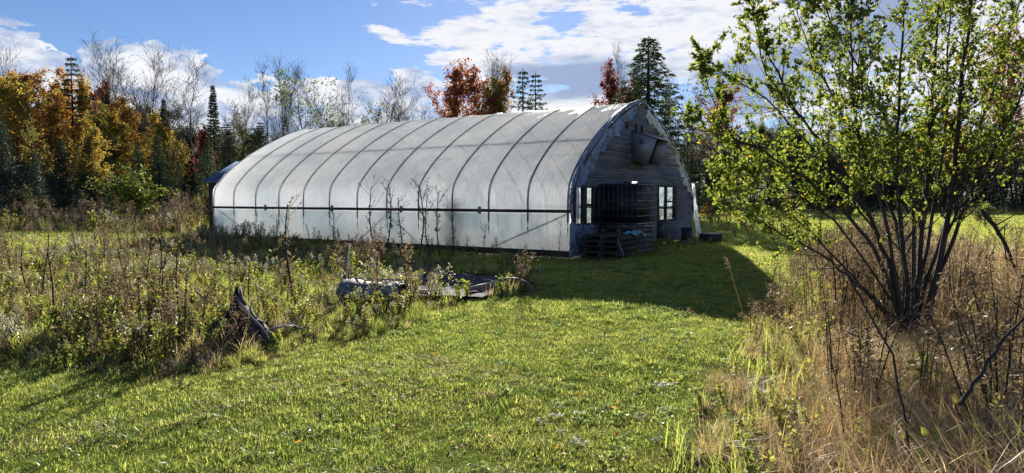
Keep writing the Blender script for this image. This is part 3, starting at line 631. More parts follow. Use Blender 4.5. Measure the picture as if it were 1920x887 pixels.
    def strip(z0, z1, side, wf, n=34, seed=0):                       # torn film hanging inside the arch edge
        rr = random.Random(seed); G = np.zeros((n, 7, 3))
        qq, NN = prof_dense(260); m_ = (qq[:, 0] < 4.45) if side < 0 else (qq[:, 0] >= 4.45); qq = qq[m_]; NN = NN[m_]
        if side > 0: qq = qq[::-1]; NN = NN[::-1]
        zz = np.linspace(z0, z1, n)
        for i, zc in enumerate(zz):
            k = int(np.argmin(abs(qq[:, 1] - zc))); w = wf(i / (n - 1)) * (.9 + .2 * rr.random() + .12 * math.sin(i * .9))
            for j in range(7):
                t = j / 6; p = qq[k] - NN[k] * w * t
                G[i, j] = (p[0], -.07 - .05 * math.sin(j * 1.7 + i * .8) * t - .04 * rr.random(), p[1])
        MB().grid(G).build('torn_film', M['film_end'], g, True)
    strip(1.75, 4.30, -1, lambda t: .16 + .42 * math.sin(t * math.pi) ** 2 + .16 * math.sin(t * 9), 40, 3)
    strip(1.6, 4.30, 1, lambda t: .18 + .25 * abs(math.sin(t * 5)), 60, 5)
    def sheetpatch(x0, x1, z0, z1, mat, amp, seed, out=-.09, flare=0):
        rr = np.random.default_rng(seed); G = np.zeros((16, 14, 3))
        for i in range(16):
            for j in range(14):
                u_, w_ = j / 13, i / 15
                G[i, j] = (x0 + (x1 - x0) * u_ + rr.normal(0, .012) + flare * (1 - w_) * u_, out - amp * math.sin(j * 1.1 + i * .25) * math.sin(i * .5 + 1) - flare * (1 - w_) * .4, z0 + (z1 - z0) * w_ * (1 + .05 * math.sin(j * 1.3)))
        MB().grid(G).build('torn_film', mat, g, True)
    sheetpatch(-.02, .62, .0, .84, M['film_end'], .03, 1); sheetpatch(.45, 1.5, .35, .80, M['film_end'], .04, 2, -.12)
    sheetpatch(.12, .42, .95, 1.76, M['whitefilm'], .02, 3, -.05); sheetpatch(GW - .06, GW + .16, .02, 1.95, M['whitefilm'], .04, 4, -.06, .42)
    sheetpatch(GW - .03, GW + .12, .5, 1.35, M['whitefilm'], .02, 6, .25)
    # a cowl of sheet metal over the gable fan
    c = empty('fan_cowl', (3.8, -.03, 0)); c.parent = g
    sidep = [(0, 3.44), (-.78, 3.16), (-.50, 2.42), (0, 2.62)]
    for x in (0, 1.0):
        b = MB(); v = [(x - .008, y, z) for y, z in sidep] + [(x + .008, y, z) for y, z in sidep]; b.add(v, [(0, 1, 2, 3), (7, 6, 5, 4), (0, 4, 5, 1), (1, 5, 6, 2), (2, 6, 7, 3), (3, 7, 4, 0)]); b.build('cowl_side', M['hood'], c)
    b = MB(); b.add([(-.02, 0, 3.45), (1.02, 0, 3.45), (1.02, -.82, 3.165), (-.02, -.82, 3.165), (-.02, 0, 3.475), (1.02, 0, 3.475), (1.02, -.82, 3.19), (-.02, -.82, 3.19)], [(3, 2, 1, 0), (4, 5, 6, 7), (0, 1, 5, 4), (1, 2, 6, 5), (2, 3, 7, 6), (3, 0, 4, 7)]); b.build('cowl_top', M['hood'], c)
    b = MB(); b.add([(.01, -.0, 2.64), (.99, -.0, 2.64), (.99, -.49, 2.44), (.01, -.49, 2.44), (.01, 0, 2.655), (.99, 0, 2.655), (.99, -.49, 2.455), (.01, -.49, 2.455)], [(3, 2, 1, 0), (4, 5, 6, 7), (0, 1, 5, 4), (1, 2, 6, 5), (2, 3, 7, 6), (3, 0, 4, 7)]); b.build('cowl_bottom', M['hood_dark'], c)
    for k in range(5):
        z_ = 2.68 + k * .13; MB().box((.03, -.30 - k * .05, z_), (.97, -.28 - k * .05, z_ + .11)).build('shutter_slat', M['hood_dark'], c)
    t = np.linspace(0, 2 * math.pi, 17); MB().tube([(-.02, -.32 + .075 * math.cos(a), 3.12 + .075 * math.sin(a)) for a in t], .012, 6, False).build('port_ring', M['galv'], c, True)
    MB().tube([(-.012, -.32, 3.12), (-.022, -.32, 3.12)], .05, 12).build('port_cap', M['galv'], c)
    for x in (3.35, 4.05, 4.5): MB().box((x, -.10, 3.47), (x + .04, -.05, 3.66)).build('cowl_bracket', M['board'], g)
    return g
greenhouse()

def pallet(loc, rz, lab, grp, mat):
    p = empty('pallet', loc, rz, label=lab, cat='pallet', group=grp)
    L = p
    for y in (-.5, -.05, .40): MB().box((-.6, y, .022), (.6, y + .1, .112)).build('stringer', mat, L)
    for k in range(6): MB().box((-.6 + k * .22, -.5, .114), (-.6 + k * .22 + .1, .5, .136)).build('deck_board', mat, L)
    for k in (0, 2.5, 5): MB().box((-.6 + k * .22, -.5, 0), (-.6 + k * .22 + .1, .5, .02)).build('bottom_board', mat, L)
    return p
def yard():
    order = ['bottom pallet', 'second pallet from the ground', 'third pallet from the ground', 'fourth pallet from the ground', 'top pallet']
    for k in range(5):
        c = gh(2.12 + rnd.uniform(-.03, .03), -.66 + rnd.uniform(-.02, .02)); pallet((*c, .01 + k * .138), GHA + rnd.uniform(-.04, .04), order[k] + ' of the grey stack carrying the black water tank', 'grey pallets under the tank', M['pallet_grey'])
    for k in range(4):
        c = gh(.80 + rnd.uniform(-.06, .06), -.72 + rnd.uniform(-.03, .03)); pallet((*c, .01 + k * .138), GHA + rnd.uniform(-.08, .08), order[k if k < 3 else 4] + ' of the dark stack by the torn film corner', 'dark pallets left of the tank', M['pallet'])
    # caged tank
    T = empty('water_tank', (*gh(1.5, -1.15), .705), GHA, label='black cube water tank in a wire cage standing on stacked pallets', cat='water tank')
    Wd, Dp, H = 1.22, 1.05, 1.02
    import bmesh
    bm = bmesh.new(); bmesh.ops.create_cube(bm, size=1); 
    for v in bm.verts: v.co = Vector((v.co.x * (Wd - .08) + Wd / 2, v.co.y * (Dp - .08) + Dp / 2, v.co.z * (H - .06) + H / 2 + .09))
    bmesh.ops.bevel(bm, geom=bm.edges[:], offset=.07, segments=3, affect='EDGES'); me = bpy.data.meshes.new('tank_body'); bm.to_mesh(me); bm.free(); me.materials.append(M['tank'])
    for p in me.polygons: p.use_smooth = True
    o = bpy.data.objects.new('tank_body', me); COL.objects.link(o); o.parent = T
    vb = MB().tube([(0, 0, .08), (0, 0, H + .1)], .011, 6).mesh('cage_bar', M['cage'], True)
    def inst(me, nm, loc):
        o = bpy.data.objects.new(nm, me); COL.objects.link(o); o.parent = T; o.location = loc
    for k in range(9):
        for y in (0, Dp): inst(vb, 'cage_bar', (k * Wd / 8, y, 0))
    for k in range(1, 8):
        for x in (0, Wd): inst(vb, 'cage_bar', (x, k * Dp / 8, 0))
    for k, z in enumerate((.10, .30, .50, .70, .90, H + .1)):
        ins = .012; P = [(-ins, -ins, z), (Wd + ins, -ins, z), (Wd + ins, Dp + ins, z), (-ins, Dp + ins, z), (-ins, -ins, z)]; MB().tube(P, .012 if k else .022, 6, False).build('cage_ring', M['cage'], T, True)
    MB().box((-.03, -.03, 0), (Wd + .03, Dp + .03, .05)).build('tray', M['cage'], T)
    for x in (.0, .5, 1.08): MB().box((x, 0, -.0 + .052), (x + .14, Dp, .085)).build('foot', M['cage'], T)
    G = np.zeros((9, 26, 3))
    for i in range(9):
        for j in range(26): G[i, j] = (j / 25 * Wd, i / 8 * Dp, H + .125 + .02 * math.sin(j * 1.3) * math.cos(i * 1.9) + .012 * math.sin(j * 3.1))
    MB().grid(G).build('top_sheet', M['bluefilm'], T, True)
    MB().tube([(Wd / 2, Dp / 2, H + .12), (Wd / 2, Dp / 2, H + .19)], .09, 14).build('lid', M['tank'], T)
    # odds and ends by the gable
    c = gh(.85, -1.05); G = np.zeros((12, 12, 3))
    for i in range(12):
        for j in range(12): G[i, j] = ((i - 5.5) * .045 + .02 * math.sin(j), (j - 5.5) * .04, .04 + .04 * math.sin(i * .9) * math.cos(j * 1.1) - .004 * ((i - 5.5) ** 2 + (j - 5.5) ** 2) * .5)
    tag(MB().grid(G).build('crumpled_cloth', M['cyan'], None, True), 'crumpled pale blue plastic lying on the dark pallets', 'plastic sheet').location = (*gh(1.28, -1.18), .60)
    b = MB().box((-.42, -.10, 0), (.42, .10, .035)); o = tag(b.build('loose_board', M['pallet_grey']), 'grey board lying in the grass in front of the door', 'board'); o.location = (*gh(6.0, -1.15), .10); o.rotation_euler = (.05, .04, GHA - .4)
    t = empty('wooden_crate', (*gh(8.0, -1.2), 0), GHA - .5, label='low dark crate with a pale lid near the gable corner', cat='crate')
    for a, q0, q1 in (('side_board', (-.3, -.22, .02), (.3, -.20, .26)), ('side_board', (-.3, .20, .02), (.3, .22, .26)), ('end_board', (-.3, -.198, .02), (-.28, .198, .26)), ('end_board', (.28, -.198, .02), (.3, .198, .26))): MB().box(q0, q1).build(a, M['char'], t)
    MB().box((-.33, -.25, .262), (.33, .25, .285)).build('lid', M['silver'], t)
    t = empty('dark_bin', (*gh(7.25, -.62), 0), GHA, label='upright dark bin leaning by the gable wall under the window', cat='bin'); 
    b = MB(); b.tube([(0, 0, 0), (0, 0, .05), (0, 0, .48)], [.15, .17, .19], 12); b.build('bin_body', M['tank'], t, True); t2 = np.linspace(0, 2 * math.pi, 15); MB().tube([(.19 * math.cos(a), .19 * math.sin(a), .48) for a in t2], .012, 5, False).build('bin_rim', M['tank'], t, True)
    # pipe leaning by pallets
    tag(MB().tube([P3(1158, 448, 16.0), P3(1163, 462, 15.9), P3(1170, 480, 15.8)], .014, 6).build('pale_stick', M['silver']), 'thin pale stick leaning against the pallet stacks', 'stick')
    # shed
    s = empty('shed', (-11.5, 29.7, 0), 0, label='small dark shed with a blue metal roof behind the far end of the greenhouse', cat='shed')
    MB().box((-1.3, -1.5, 0), (1.2, 1.5, 2.12)).build('wall', M['shed_wall'], s)
    n = 16; b = MB(); 
    for k in range(n):
        x0 = -1.45 + k * 2.8 / n; x1 = x0 + 2.8 / n - .004
        r = MB(); r.add([(x0, -1.75, 2.12), (x1, -1.75, 2.12), (x1, 1.75, 3.16), (x0, 1.75, 3.16), (x0, -1.75, 2.15), (x1, -1.75, 2.15), (x1, 1.75, 3.19), (x0, 1.75, 3.19)], [(3, 2, 1, 0), (4, 5, 6, 7), (0, 1, 5, 4), (1, 2, 6, 5), (2, 3, 7, 6), (3, 0, 4, 7)])
        r.tube([(x0 + .01, -1.76, 2.16), (x0 + .01, 1.76, 3.20)], .018, 5); r.build('roof_panel', M['blue_roof'], s)
    MB().box((-1.3, 1.3, 2.12), (1.2, 1.5, 3.0)).build('back_wall', M['shed_wall'], s)
    # plant growing inside against the film
    b = MB(); 
    for k in range(26):
        a = rnd.uniform(-.32, .32); h0 = rnd.uniform(.1, .9); b.tube([(0, a * .3, 0), (.05, a, h0), (.0, a * 1.4, h0 + rnd.uniform(.1, .5))], [.012, .009, .003], 3, False)
    n = 500; base = np.column_stack([rng.uniform(0, .3, n), rng.normal(0, .20, n), rng.uniform(.1, 1.5, n)]); leaves(b, base, rdir(n), .10, .05)
    o = tag(b.build('indoor_plant', M['l_darkgreen']), 'dark plant pressed against the inside of the greenhouse film', 'plant')
    d = ray(843, 430); t_, y_ = np.linalg.solve(np.array([[d[0], -gv[0]], [d[1], -gv[1]]]), GHO); o.location = (*gh(.16, y_), 0); o.rotation_euler.z = GHA
yard()

# ------------------------------------------------------------------ things lying in the field
def debris():
    # rotten stump
    c = gp(440, 640); s = empty('tree_stump', (c[0], c[1], -.02), 0, label='black jagged rotten stump rising from the weeds', cat='stump'); s.scale = (1, .95, .95)
    xs_ = np.array([-.20, -.17, -.14, -.11, -.08, -.055, -.03, -.01, .01, .03, .05, .08, .12, .16, .20, .25, .30, .35, .40]); hs = np.array([.02, .16, .22, .34, .38, .50, .54, .585, .56, .57, .46, .40, .37, .34, .26, .23, .15, .10, .0])
    x2 = np.linspace(xs_[0], xs_[-1], 64); h2 = np.interp(x2, xs_, hs) * (1 + rng.normal(0, .07, 64)) + .02 * np.maximum(0, np.sin(np.arange(64) * 1.9)) * (np.interp(x2, xs_, hs) > .1)
    pr = [(-.17, 0), (-.155, .18), (-.14, .36), (-.11, .55), (-.08, .74), (-.04, .92), (0, 1), (.03, .9), (.06, .66), (.09, .4), (.12, .18), (.14, 0)]; G = np.zeros((len(pr), 64, 3))
    for i, (yy, f) in enumerate(pr):
        for j in range(64):
            w_ = 1 + .28 * math.sin(j * .62 + i * .2) + .22 * math.sin(j * 1.7 + i * .1) + .10 * rnd.random(); G[i, j] = (x2[j] + .05 * f + .008 * math.sin(i * 3 + j), yy * w_ * (1 - .5 * max(0, x2[j])), h2[j] * f)
    MB().grid(G).build('stump_wood', M['char'], s)
    for k, (P, r, m) in enumerate([([(.02, -.03, .56), (.07, -.07, .46), (.14, -.09, .39), (.22, -.10, .31), (.32, -.10, .19), (.42, -.08, .05)], [.004, .012, .016, .013, .010, .004], 'silver'),
                                   ([(.05, -.08, .28), (.18, -.15, .20), (.30, -.18, .10), (.42, -.2, .0)], [.03, .035, .03, .015], 'char'), ([(-.1, 0, .25), (-.2, -.05, .2), (-.3, -.08, .0)], [.035, .03, .015], 'char')]):
        b = MB(); b.tube(np.array(P) + rng.normal(0, .008, (len(P), 3)), r, 7); b.build('root', M[m], s)
    def branchy(name, P, r, mat, lab, cat, kids=4, kl=.3):
        b = MB(); P = np.array(P); b.tube(P, np.linspace(r, r * .35, len(P)), 6)
        for _ in range(kids):
            t = rnd.uniform(.2, .9) * (len(P) - 1); i = int(t); q = P[i] + (P[min(i + 1, len(P) - 1)] - P[i]) * (t - i); d = rng.normal(size=3); d[2] = abs(d[2]) * .5; d *= kl / np.linalg.norm(d)
            b.tube([q, q + d * .5 + rng.normal(0, .02, 3), q + d], [r * .45, r * .3, r * .12], 4)
        return tag(b.build(name, M[mat]), lab, cat)
    branchy('fallen_branch', [P3(505, 618, 6.5), P3(530, 612, 6.45), P3(548, 609, 6.4), P3(575, 618, 6.3)], .014, 'silver', 'bleached forked branch lying right of the black stump', 'branch', 5, .22)
    branchy('fallen_branch', [P3(365, 545, 6.9), P3(390, 565, 6.8), P3(418, 582, 6.7), P3(455, 600, 6.6)], .008, 'bark_dark', 'thin dark branch leaning onto the black stump from the left', 'branch', 6, .3)
    branchy('fallen_branch', [P3(210, 650, 6.35), P3(235, 646, 6.3), P3(262, 640, 6.25)], .010, 'silver', 'short bleached stick in the grass left of the stump', 'branch', 1, .1)
    branchy('fallen_branch', [P3(480, 535, 7.6), P3(510, 555, 7.4), P3(540, 578, 7.2)], .007, 'silver', 'thin pale stick slanting through weeds behind the black stump', 'branch', 2, .1)
    # rolled netting
    c = gp(700, 574); r_ = empty('netting_roll', (c[0], c[1], .0), R(-14), label='grey roll of old wire netting lying in the weeds', cat='netting roll')
    b = MB(); t = np.linspace(0, 7 * math.pi, 120); rad = .10 + .14 * t / t[-1]; G = np.zeros((9, len(t), 3))
    for i in range(9):
        G[i, :, 0] = -.42 + i * .105 + .012 * np.sin(t * 1.3); wv = 1 + .08 * math.sin(i * 1.3) + .07 * np.sin(t * 2.2 + i * .6) + .03 * np.sin(t * 5 + i); G[i, :, 1] = rad * np.cos(t) * wv * 1.12; G[i, :, 2] = .17 + rad * np.sin(t) * .72 * wv + .012 * math.sin(i * 2)
    b.grid(G); b.build('netting', M['mesh_roll'], r_, True)
    for x in (-.42, .2, .42):
        tt = np.linspace(0, 2 * math.pi, 25); MB().tube([(x, .25 * math.cos(a), .17 + .18 * math.sin(a)) for a in tt], .008, 5, False).build('hoop', M['galv'], r_, True)
    for y, z in ((-.26, .22), (0.03, .365), (-.18, .31)): MB().tube([(-.45, y, z), (.45, y, z)], .008, 5).build('wire', M['galv'], r_, True)
    # ground cover sheet
    nx, ny = 44, 22; G = np.zeros((nx, ny, 3)); A, B, C_, D = [np.array(gp(*p)) for p in ((742, 556), (905, 560), (975, 528), (800, 508))]
    for i in range(nx):
        for j in range(ny):
            u_, w_ = i / (nx - 1), j / (ny - 1); p = (A * (1 - u_) + B * u_) * (1 - w_) + (D * (1 - u_) + C_ * u_) * w_
            G[i, j] = (*p, .02 + .014 * math.sin(u_ * 31 + 3 * math.sin(w_ * 7)) * math.cos(w_ * 17 + 2 * math.sin(u_ * 9)) + .012 * math.sin(u_ * 13 + w_ * 5) ** 2 + rnd.uniform(0, .008))
    tag(MB().grid(G).build('ground_sheet', M['sheet'], None, True), 'crumpled black plastic sheet spread on the ground before the greenhouse', 'plastic sheet')
    for pts, lab in (([(930, 542), (905, 548), (875, 553)], 'pale board edging the right end of the black sheet'), ([(740, 553), (770, 556), (800, 558)], 'weathered batten along the near edge of the black sheet')):
        p0, p1 = gp(*pts[0]), gp(*pts[-1]); L = np.linalg.norm(p1 - p0); o = tag(MB().box((0, -.03, 0), (L, .03, .06)).build('edging_board', M['silver']), lab, 'board'); o.location = (*p1, .05); d = p0 - p1; o.rotation_euler = (0, -.03, math.atan2(d[1], d[0]))
    t = np.linspace(0, math.pi, 20); a0, a1 = np.array([*gp(915, 556), 0]), np.array([*gp(1000, 556), 0])
    tag(MB().tube([a0 + (a1 - a0) * (1 - math.cos(a)) / 2 + np.array([0, .1 * math.sin(a), .27 * math.sin(a) ** .8]) for a in t], .008, 6).build('pipe_hoop', M['galv'], None, True), 'bent grey plastic pipe hoop right of the black sheet', 'pipe')
    t0 = P3(655, 458, 10.2); t1 = np.array([*gp(648, 552), 0]); tag(MB().tube([t1, t1 + (t0 - t1) * .45, t0], [.009, .009, .011], 6).build('marker_stake', M['pvc'], None, True), 'white stake leaning in the weeds behind the netting roll', 'stake')
    q = [P3(770, 511, 12.9), P3(850, 518, 12.4), P3(920, 525, 12.0)]; tag(MB().tube(q, .006, 4).build('cord', M['pvc']), 'thin taut cord running above the black sheet', 'cord')
debris()

def stalks():
    protos = []
    for k in range(4):
        r = empty('dead_weed', (0, 0, 0)); b = MB(); n = 7; t = np.linspace(0, 1, n); P = np.column_stack([.05 * np.sin(t * 3 + k), .04 * np.sin(t * 4 + 2 * k), t]); b.tube(P, np.linspace(.014, .005, n), 5, False)
        base, dirs = [], []
        for j in range(16 + 3 * k):
            q = rnd.uniform(.30, .98); p = np.array([np.interp(q, t, P[:, c]) for c in range(3)]); a = rnd.uniform(0, 6.28); L = (.10 + .20 * (q > .6) * (1.25 - q) * 2) * rnd.uniform(.6, 1.2)
            d = np.array([math.cos(a), math.sin(a), 1.1]); d /= np.linalg.norm(d); e = p + d * L; b.tube([p, p + d * L * .5 + [0, 0, -.01], e], [.003, .0025, .0015], 3, False)
            for _ in range(4): base.append(p + d * L * rnd.uniform(.5, 1.05)); dirs.append(d + rng.normal(0, .6, 3))
        b.build('stem', M['stalk'], r)
        h = MB(); base = np.array(base); dirs = np.array(dirs); leaves(h, base, dirs, rng.uniform(.02, .05, len(base)), .014); h.build('seed_heads', M['tuft'], r)['kind'] = 'stuff'
        h = MB(); q = rng.uniform(.12, .75, 16 + 8 * (k % 2)); base = np.column_stack([np.interp(q, t, P[:, c]) for c in range(3)]); d = rdir(len(q), -.5); leaves(h, base, d, .07, .02); h.build('withered_leaves', M['brown'], r)['kind'] = 'stuff'
        protos.append(r)
    used = [False] * 4
    L = [(14, 528, 445, 'at the left edge of the field'), (48, 556, 455, 'standing left of the pair of dark stalks'), (88, 575, 442, 'left one of a pair near the field\'s left side'), (99, 612, 468, 'right one of a pair near the field\'s left side'),
         (162, 616, 470, 'alone in front of the low white asters'), (140, 500, 420, 'rising before the mown strip at left'), (224, 482, 400, 'below the lime green bush'), (248, 472, 408, 'left twin beyond the mown strip'), (257, 480, 410, 'right twin beyond the mown strip'),
         (300, 582, 450, 'bent, left of the two straight stalks'), (284, 545, 430, 'leaning, tallest of the middle field'), (316, 604, 470, 'straight, in the middle of the field'), (340, 612, 462, 'thick and straight, nearest left of the stump'), (303, 470, 412, 'dense headed, beyond the mown strip'),
         (375, 462, 398, 'close left of the greenhouse end'), (390, 446, 392, 'just before the white far corner of the greenhouse'), (466, 572, 488, 'behind and right of the stump'), (545, 578, 385, 'tall and knobbly, rising past the rail of the greenhouse'),
         (520, 470, 400, 'against the film, fourth bay from the far end'), (625, 474, 400, 'against the film beside the second bracket'), (706, 478, 352, 'left one of the tall group against the film'), (726, 480, 348, 'slender, second of the tall group against the film'), (748, 478, 372, 'bushy, in the tall group against the film'),
         (788, 478, 350, 'tallest of the group before the middle bracket'), (806, 476, 366, 'leaning, right of the middle bracket'), (828, 480, 362, 'branching, right end of the tall group'), (848, 480, 392, 'dark, beside the indoor plant shadow'), (910, 482, 424, 'short, spreading, below the right bracket'),
         (1050, 482, 420, 'at the near corner post of the greenhouse'), (712, 572, 470, 'upright through the netting roll'), (760, 560, 505, 'pale headed, beside the netting roll'), (885, 566, 512, 'leafy, before the black sheet'),
         (1555, 620, 480, 'left of the shrub, first in the dry grass'), (1580, 612, 470, 'second in the dry grass left of the shrub'), (1608, 606, 486, 'third in the dry grass left of the shrub'), (1450, 600, 500, 'at the tip of the greenhouse shadow'), (1512, 560, 462, 'short, at the lit edge of the dry grass'), (1640, 640, 500, 'close before the shrub stems'), (1880, 560, 420, 'by the leaning dead trunk')]
    adj = ['thin dark', 'brown', 'dry branching', 'dark brown']
    for k, (px, by, ty, lab) in enumerate(L):
        c = gp(px, by); H = (by - ty) * c[1] / F * 1.02; i = k % 4
        d = math.radians(rnd.uniform(0, 360)); r = protos[i]; sc = (.75 * H + .25, .75 * H + .25, H); lb = '%s dead weed stalk %s' % (adj[i], lab)
        if not used[i]: o = r; used[i] = True; o.location = (*c, 0); o.rotation_euler = (0, 0, d); o.scale = sc
        else: o = dup(r, (*c, 0), d, sc)
        o['label'] = lb; o['category'] = 'dead weed'; o['group'] = 'dead weed stalks'
        if 'tall group' in lab or 'leaning' in lab: o.rotation_euler.y = .08
stalks()

def litter():
    def lf(mat):
        a = np.linspace(0, 2 * math.pi, 21)[:-1]; r = .5 + .26 * np.cos(5 * a + .3) + .1 * np.sin(9 * a); v = np.column_stack([r * np.cos(a), r * np.sin(a), .12 * np.cos(a * 2) + .05 * rng.random(20)]); b = MB()
        b.add(np.vstack([v, [[0, 0, 0]]]), [(20, i, (i + 1) % 20) for i in range(20)]); b.tube([(-.4, 0, .02), (-1.0, .1, .06)], [.03, .02], 4, False); return b.mesh('fallen_leaf', mat)
    ms = [(lf(M['l_gold']), 'bright yellow fallen maple leaf lying on the lawn', 'yellow fallen leaves'), (lf(M['l_orange']), 'reddish orange fallen maple leaf lying on the lawn', 'orange fallen leaves'), (lf(M['l_brownish']), 'curled brown fallen leaf lying on the lawn', 'brown fallen leaves')]
    D = [(965, 768, 0, 'in the bare patch at the middle of the lawn'), (1150, 765, 0, 'midway between the bare patch and the dry grass'), (1155, 815, 0, 'straight in front of the curved sapling, below its neighbour'), (845, 830, 0, 'low in the view beside the orange one'), (1040, 838, 0, 'upper one of a touching pair near the bottom'), (1055, 852, 0, 'lower one of a touching pair near the bottom'),
         (745, 800, 0, 'lowest on the left half of the lawn'), (812, 664, 1, 'just off the weedy edge of the field'), (920, 820, 1, 'in the lower middle of the lawn'), (943, 640, 1, 'on the sunlit grass below the greenhouse shadow'), (1010, 826, 2, 'left of the yellow pair'), (1090, 742, 0, 'small and alone above the bare patch'), (1170, 862, 0, 'nearest the bottom edge'), (1268, 838, 0, 'among the clover beside the dry grass'),
         (855, 735, 2, 'in the middle of the bright grass'), (1198, 738, 2, 'by the thin grass near the right border'), (650, 714, 1, 'on the lawn before the netting roll'), (600, 780, 2, 'below the black stump'), (728, 824, 0, 'left of the lower orange one'), (1350, 768, 0, 'upper one at the foot of the dry grass'), (1300, 770, 0, 'left one at the foot of the dry grass'), (700, 742, 2, 'half way from stump to bottom edge'),
         (450, 842, 2, 'nearest the lower left corner'), (888, 596, 2, 'beside the shadow edge under the hoop pipe'), (1130, 700, 0, 'in the upper lawn under the shadow tip'), (560, 830, 1, 'low on the left of the lawn')]
    for px, py, k, where in D:
        c = gp(px, py, .05); o = bpy.data.objects.new('fallen_leaf', ms[k][0]); COL.objects.link(o); o.location = (*c, .055); o.scale = [rnd.uniform(.03, .048)] * 3; o.rotation_euler = (rnd.uniform(-.6, .6), rnd.uniform(-.6, .6), rnd.uniform(0, 6.28))
        tag(o, ['yellow', 'orange', 'brown'][k] + ' fallen leaf ' + where, 'leaf', ms[k][2])
litter()

# ------------------------------------------------------------------ trees
def unit(v): return v / (np.linalg.norm(v) + 1e-9)
def grow(b, tips, p, d, L, r, lev, maxlev, up=.15, n=4, kids=(9, 5, 3), ang=(40, 45, 50), ratio=.45, t0=.25, rmin=.004, wob=.12, sides=(7, 5, 4, 3)):
    pts = [p]; q = p.copy(); dd = d.copy()
    for i in range(n):
        dd = unit(dd + rng.normal(0, wob, 3) + np.array([0, 0, up]) * (lev > 0)); q = q + dd * L / n; pts.append(q)
    pts = np.array(pts); rr = np.maximum(r * (1 - np.linspace(0, .85, n + 1)), rmin); b.tube(pts, rr, sides[min(lev, 3)], False)
    if lev >= maxlev: tips.append(pts); return
    k = kids[lev]
    for j in range(k):
        t = t0 + (1 - t0) * (j + rnd.random()) / k if lev == 0 else rnd.uniform(.2, 1); f = t * n; i = min(int(f), n - 1); s = pts[i] + (pts[i + 1] - pts[i]) * (f - i); ax = unit(pts[i + 1] - pts[i])
        pr = unit(np.cross(ax, rng.normal(size=3))); a = R(ang[lev] * rnd.uniform(.75, 1.2)); nd = unit(ax * math.cos(a) + pr * math.sin(a))
        ll = L * (ratio if lev else ratio * (1.25 - .8 * t)) * rnd.uniform(.7, 1.2)
        grow(b, tips, s, nd, ll, max(rmin, rr[i] * .55), lev + 1, maxlev, up, max(2, n - 1 if lev else 3), kids, ang, .55, t0, rmin, wob, sides)
def decid(name, H, full, leafn, Ls, width=.42, ang0=42, kids=(20, 5, 3), t0=.22, up=.14, r0=.012, multi=1):
    b = MB(); tips = []
    for m in range(multi):
        d = unit(np.array([rng.normal(0, .12 * (multi > 1)) + .0, rng.normal(0, .12 * (multi > 1)), 1]))
        grow(b, tips, np.array([rng.normal(0, .1 * (multi > 1)), rng.normal(0, .1 * (multi > 1)), -.1]), d, H * (1 if m == 0 else rnd.uniform(.75, .95)) * .97, H * r0, 0, 3 if full else 2, up, 6, kids, (ang0, 42, 48), width, t0, .006, .07)
    r = empty(name, (0, 0, 0)); wood = b.build('trunk', M['bark'], r); wood.data.materials[0] = M['bark']
    if leafn:
        T = np.array([p[-1] for p in tips]); A = np.array([p[0] for p in tips]); i = rng.integers(0, len(T), leafn); t = rng.random((leafn, 1)) * 1.15
        base = A[i] + (T[i] - A[i]) * t + rng.normal(0, H * .012, (leafn, 3)); l = MB(); leaves(l, base, rdir(leafn, -.2), rng.uniform(.7, 1.3, leafn) * Ls, Ls * .75, fold=.2); l.build('crown', M['l_olive'], r)
    return r
def spruce(name, H, Rw, dens=1.0, needles=True, gap=.0, droop=.25):
    b = MB(); r = empty(name); b.tube([(0, 0, -.1), (0.02, 0, H * .5), (0, 0, H)], [H * .014, H * .009, .01], 6, False); base, dirs, z = [], [], H * .05
    nl = MB(); PB, DB, LB = [], [], []
    while z < H * .985:
        t = z / H; Lr = Rw * (1 - t) ** .85 + .06; nb = max(4, int((7 - 2 * t) * dens)); a0 = rnd.uniform(0, 6.28)
        for k in range(nb):
            if rnd.random() < gap: continue
            a = a0 + k * 6.283 / nb + rnd.uniform(-.25, .25); L = Lr * rnd.uniform(.72, 1.12); u = np.array([math.cos(a), math.sin(a), 0]); tt = np.linspace(0, 1, 5)
            up0 = .25 * t; pts = np.array([[0, 0, z + rnd.uniform(-.13, .13) * (1 - t)]]) + u * (L * tt)[:, None] + np.array([0, 0, 1]) * ((up0 * tt - droop * tt * (1 - .55 * tt) * (1 - t)) * L)[:, None]
            b.tube(pts, [.014 + .01 * (1 - t), .012, .010, .007, .004], 3, False)
            m = int((L / .045) * dens) + 6; s = rng.random(m) ** .8; s = .12 + .88 * s; p = np.column_stack([np.interp(s, tt, pts[:, c]) for c in range(3)]); sd = np.array([-u[1], u[0], 0]) * rng.choice([-1, 1], m)[:, None]
            tl = (.10 + .34 * L * (1 - s) ** .7 * .7) ; d = u * .75 + sd * .9 + np.array([0, 0, -.25]) + rng.normal(0, .15, (m, 3))
            d /= np.linalg.norm(d, axis=1)[:, None]
            for q in range(3):
                pp = p + d * (tl * (q / 3.0))[:, None] + np.column_stack([0 * s, 0 * s, -.05 * tl * q * q]); PB.append(pp); DB.append(d + rng.normal(0, .35, (m, 3)) + np.array([0, 0, -.15])); LB.append(np.full(m, .11) * rng.uniform(.8, 1.4, m))
        z += (.20 + .10 * (1 - t)) * rnd.uniform(.8, 1.2) / max(dens, .6) * (H / 8) ** .5
    P = np.concatenate(PB); leaves(nl, P, np.concatenate(DB), np.concatenate(LB), .042, fold=.35); b.build('trunk', M['bark_dark'], r); nl.build('crown', M['needle'], r)
    return r

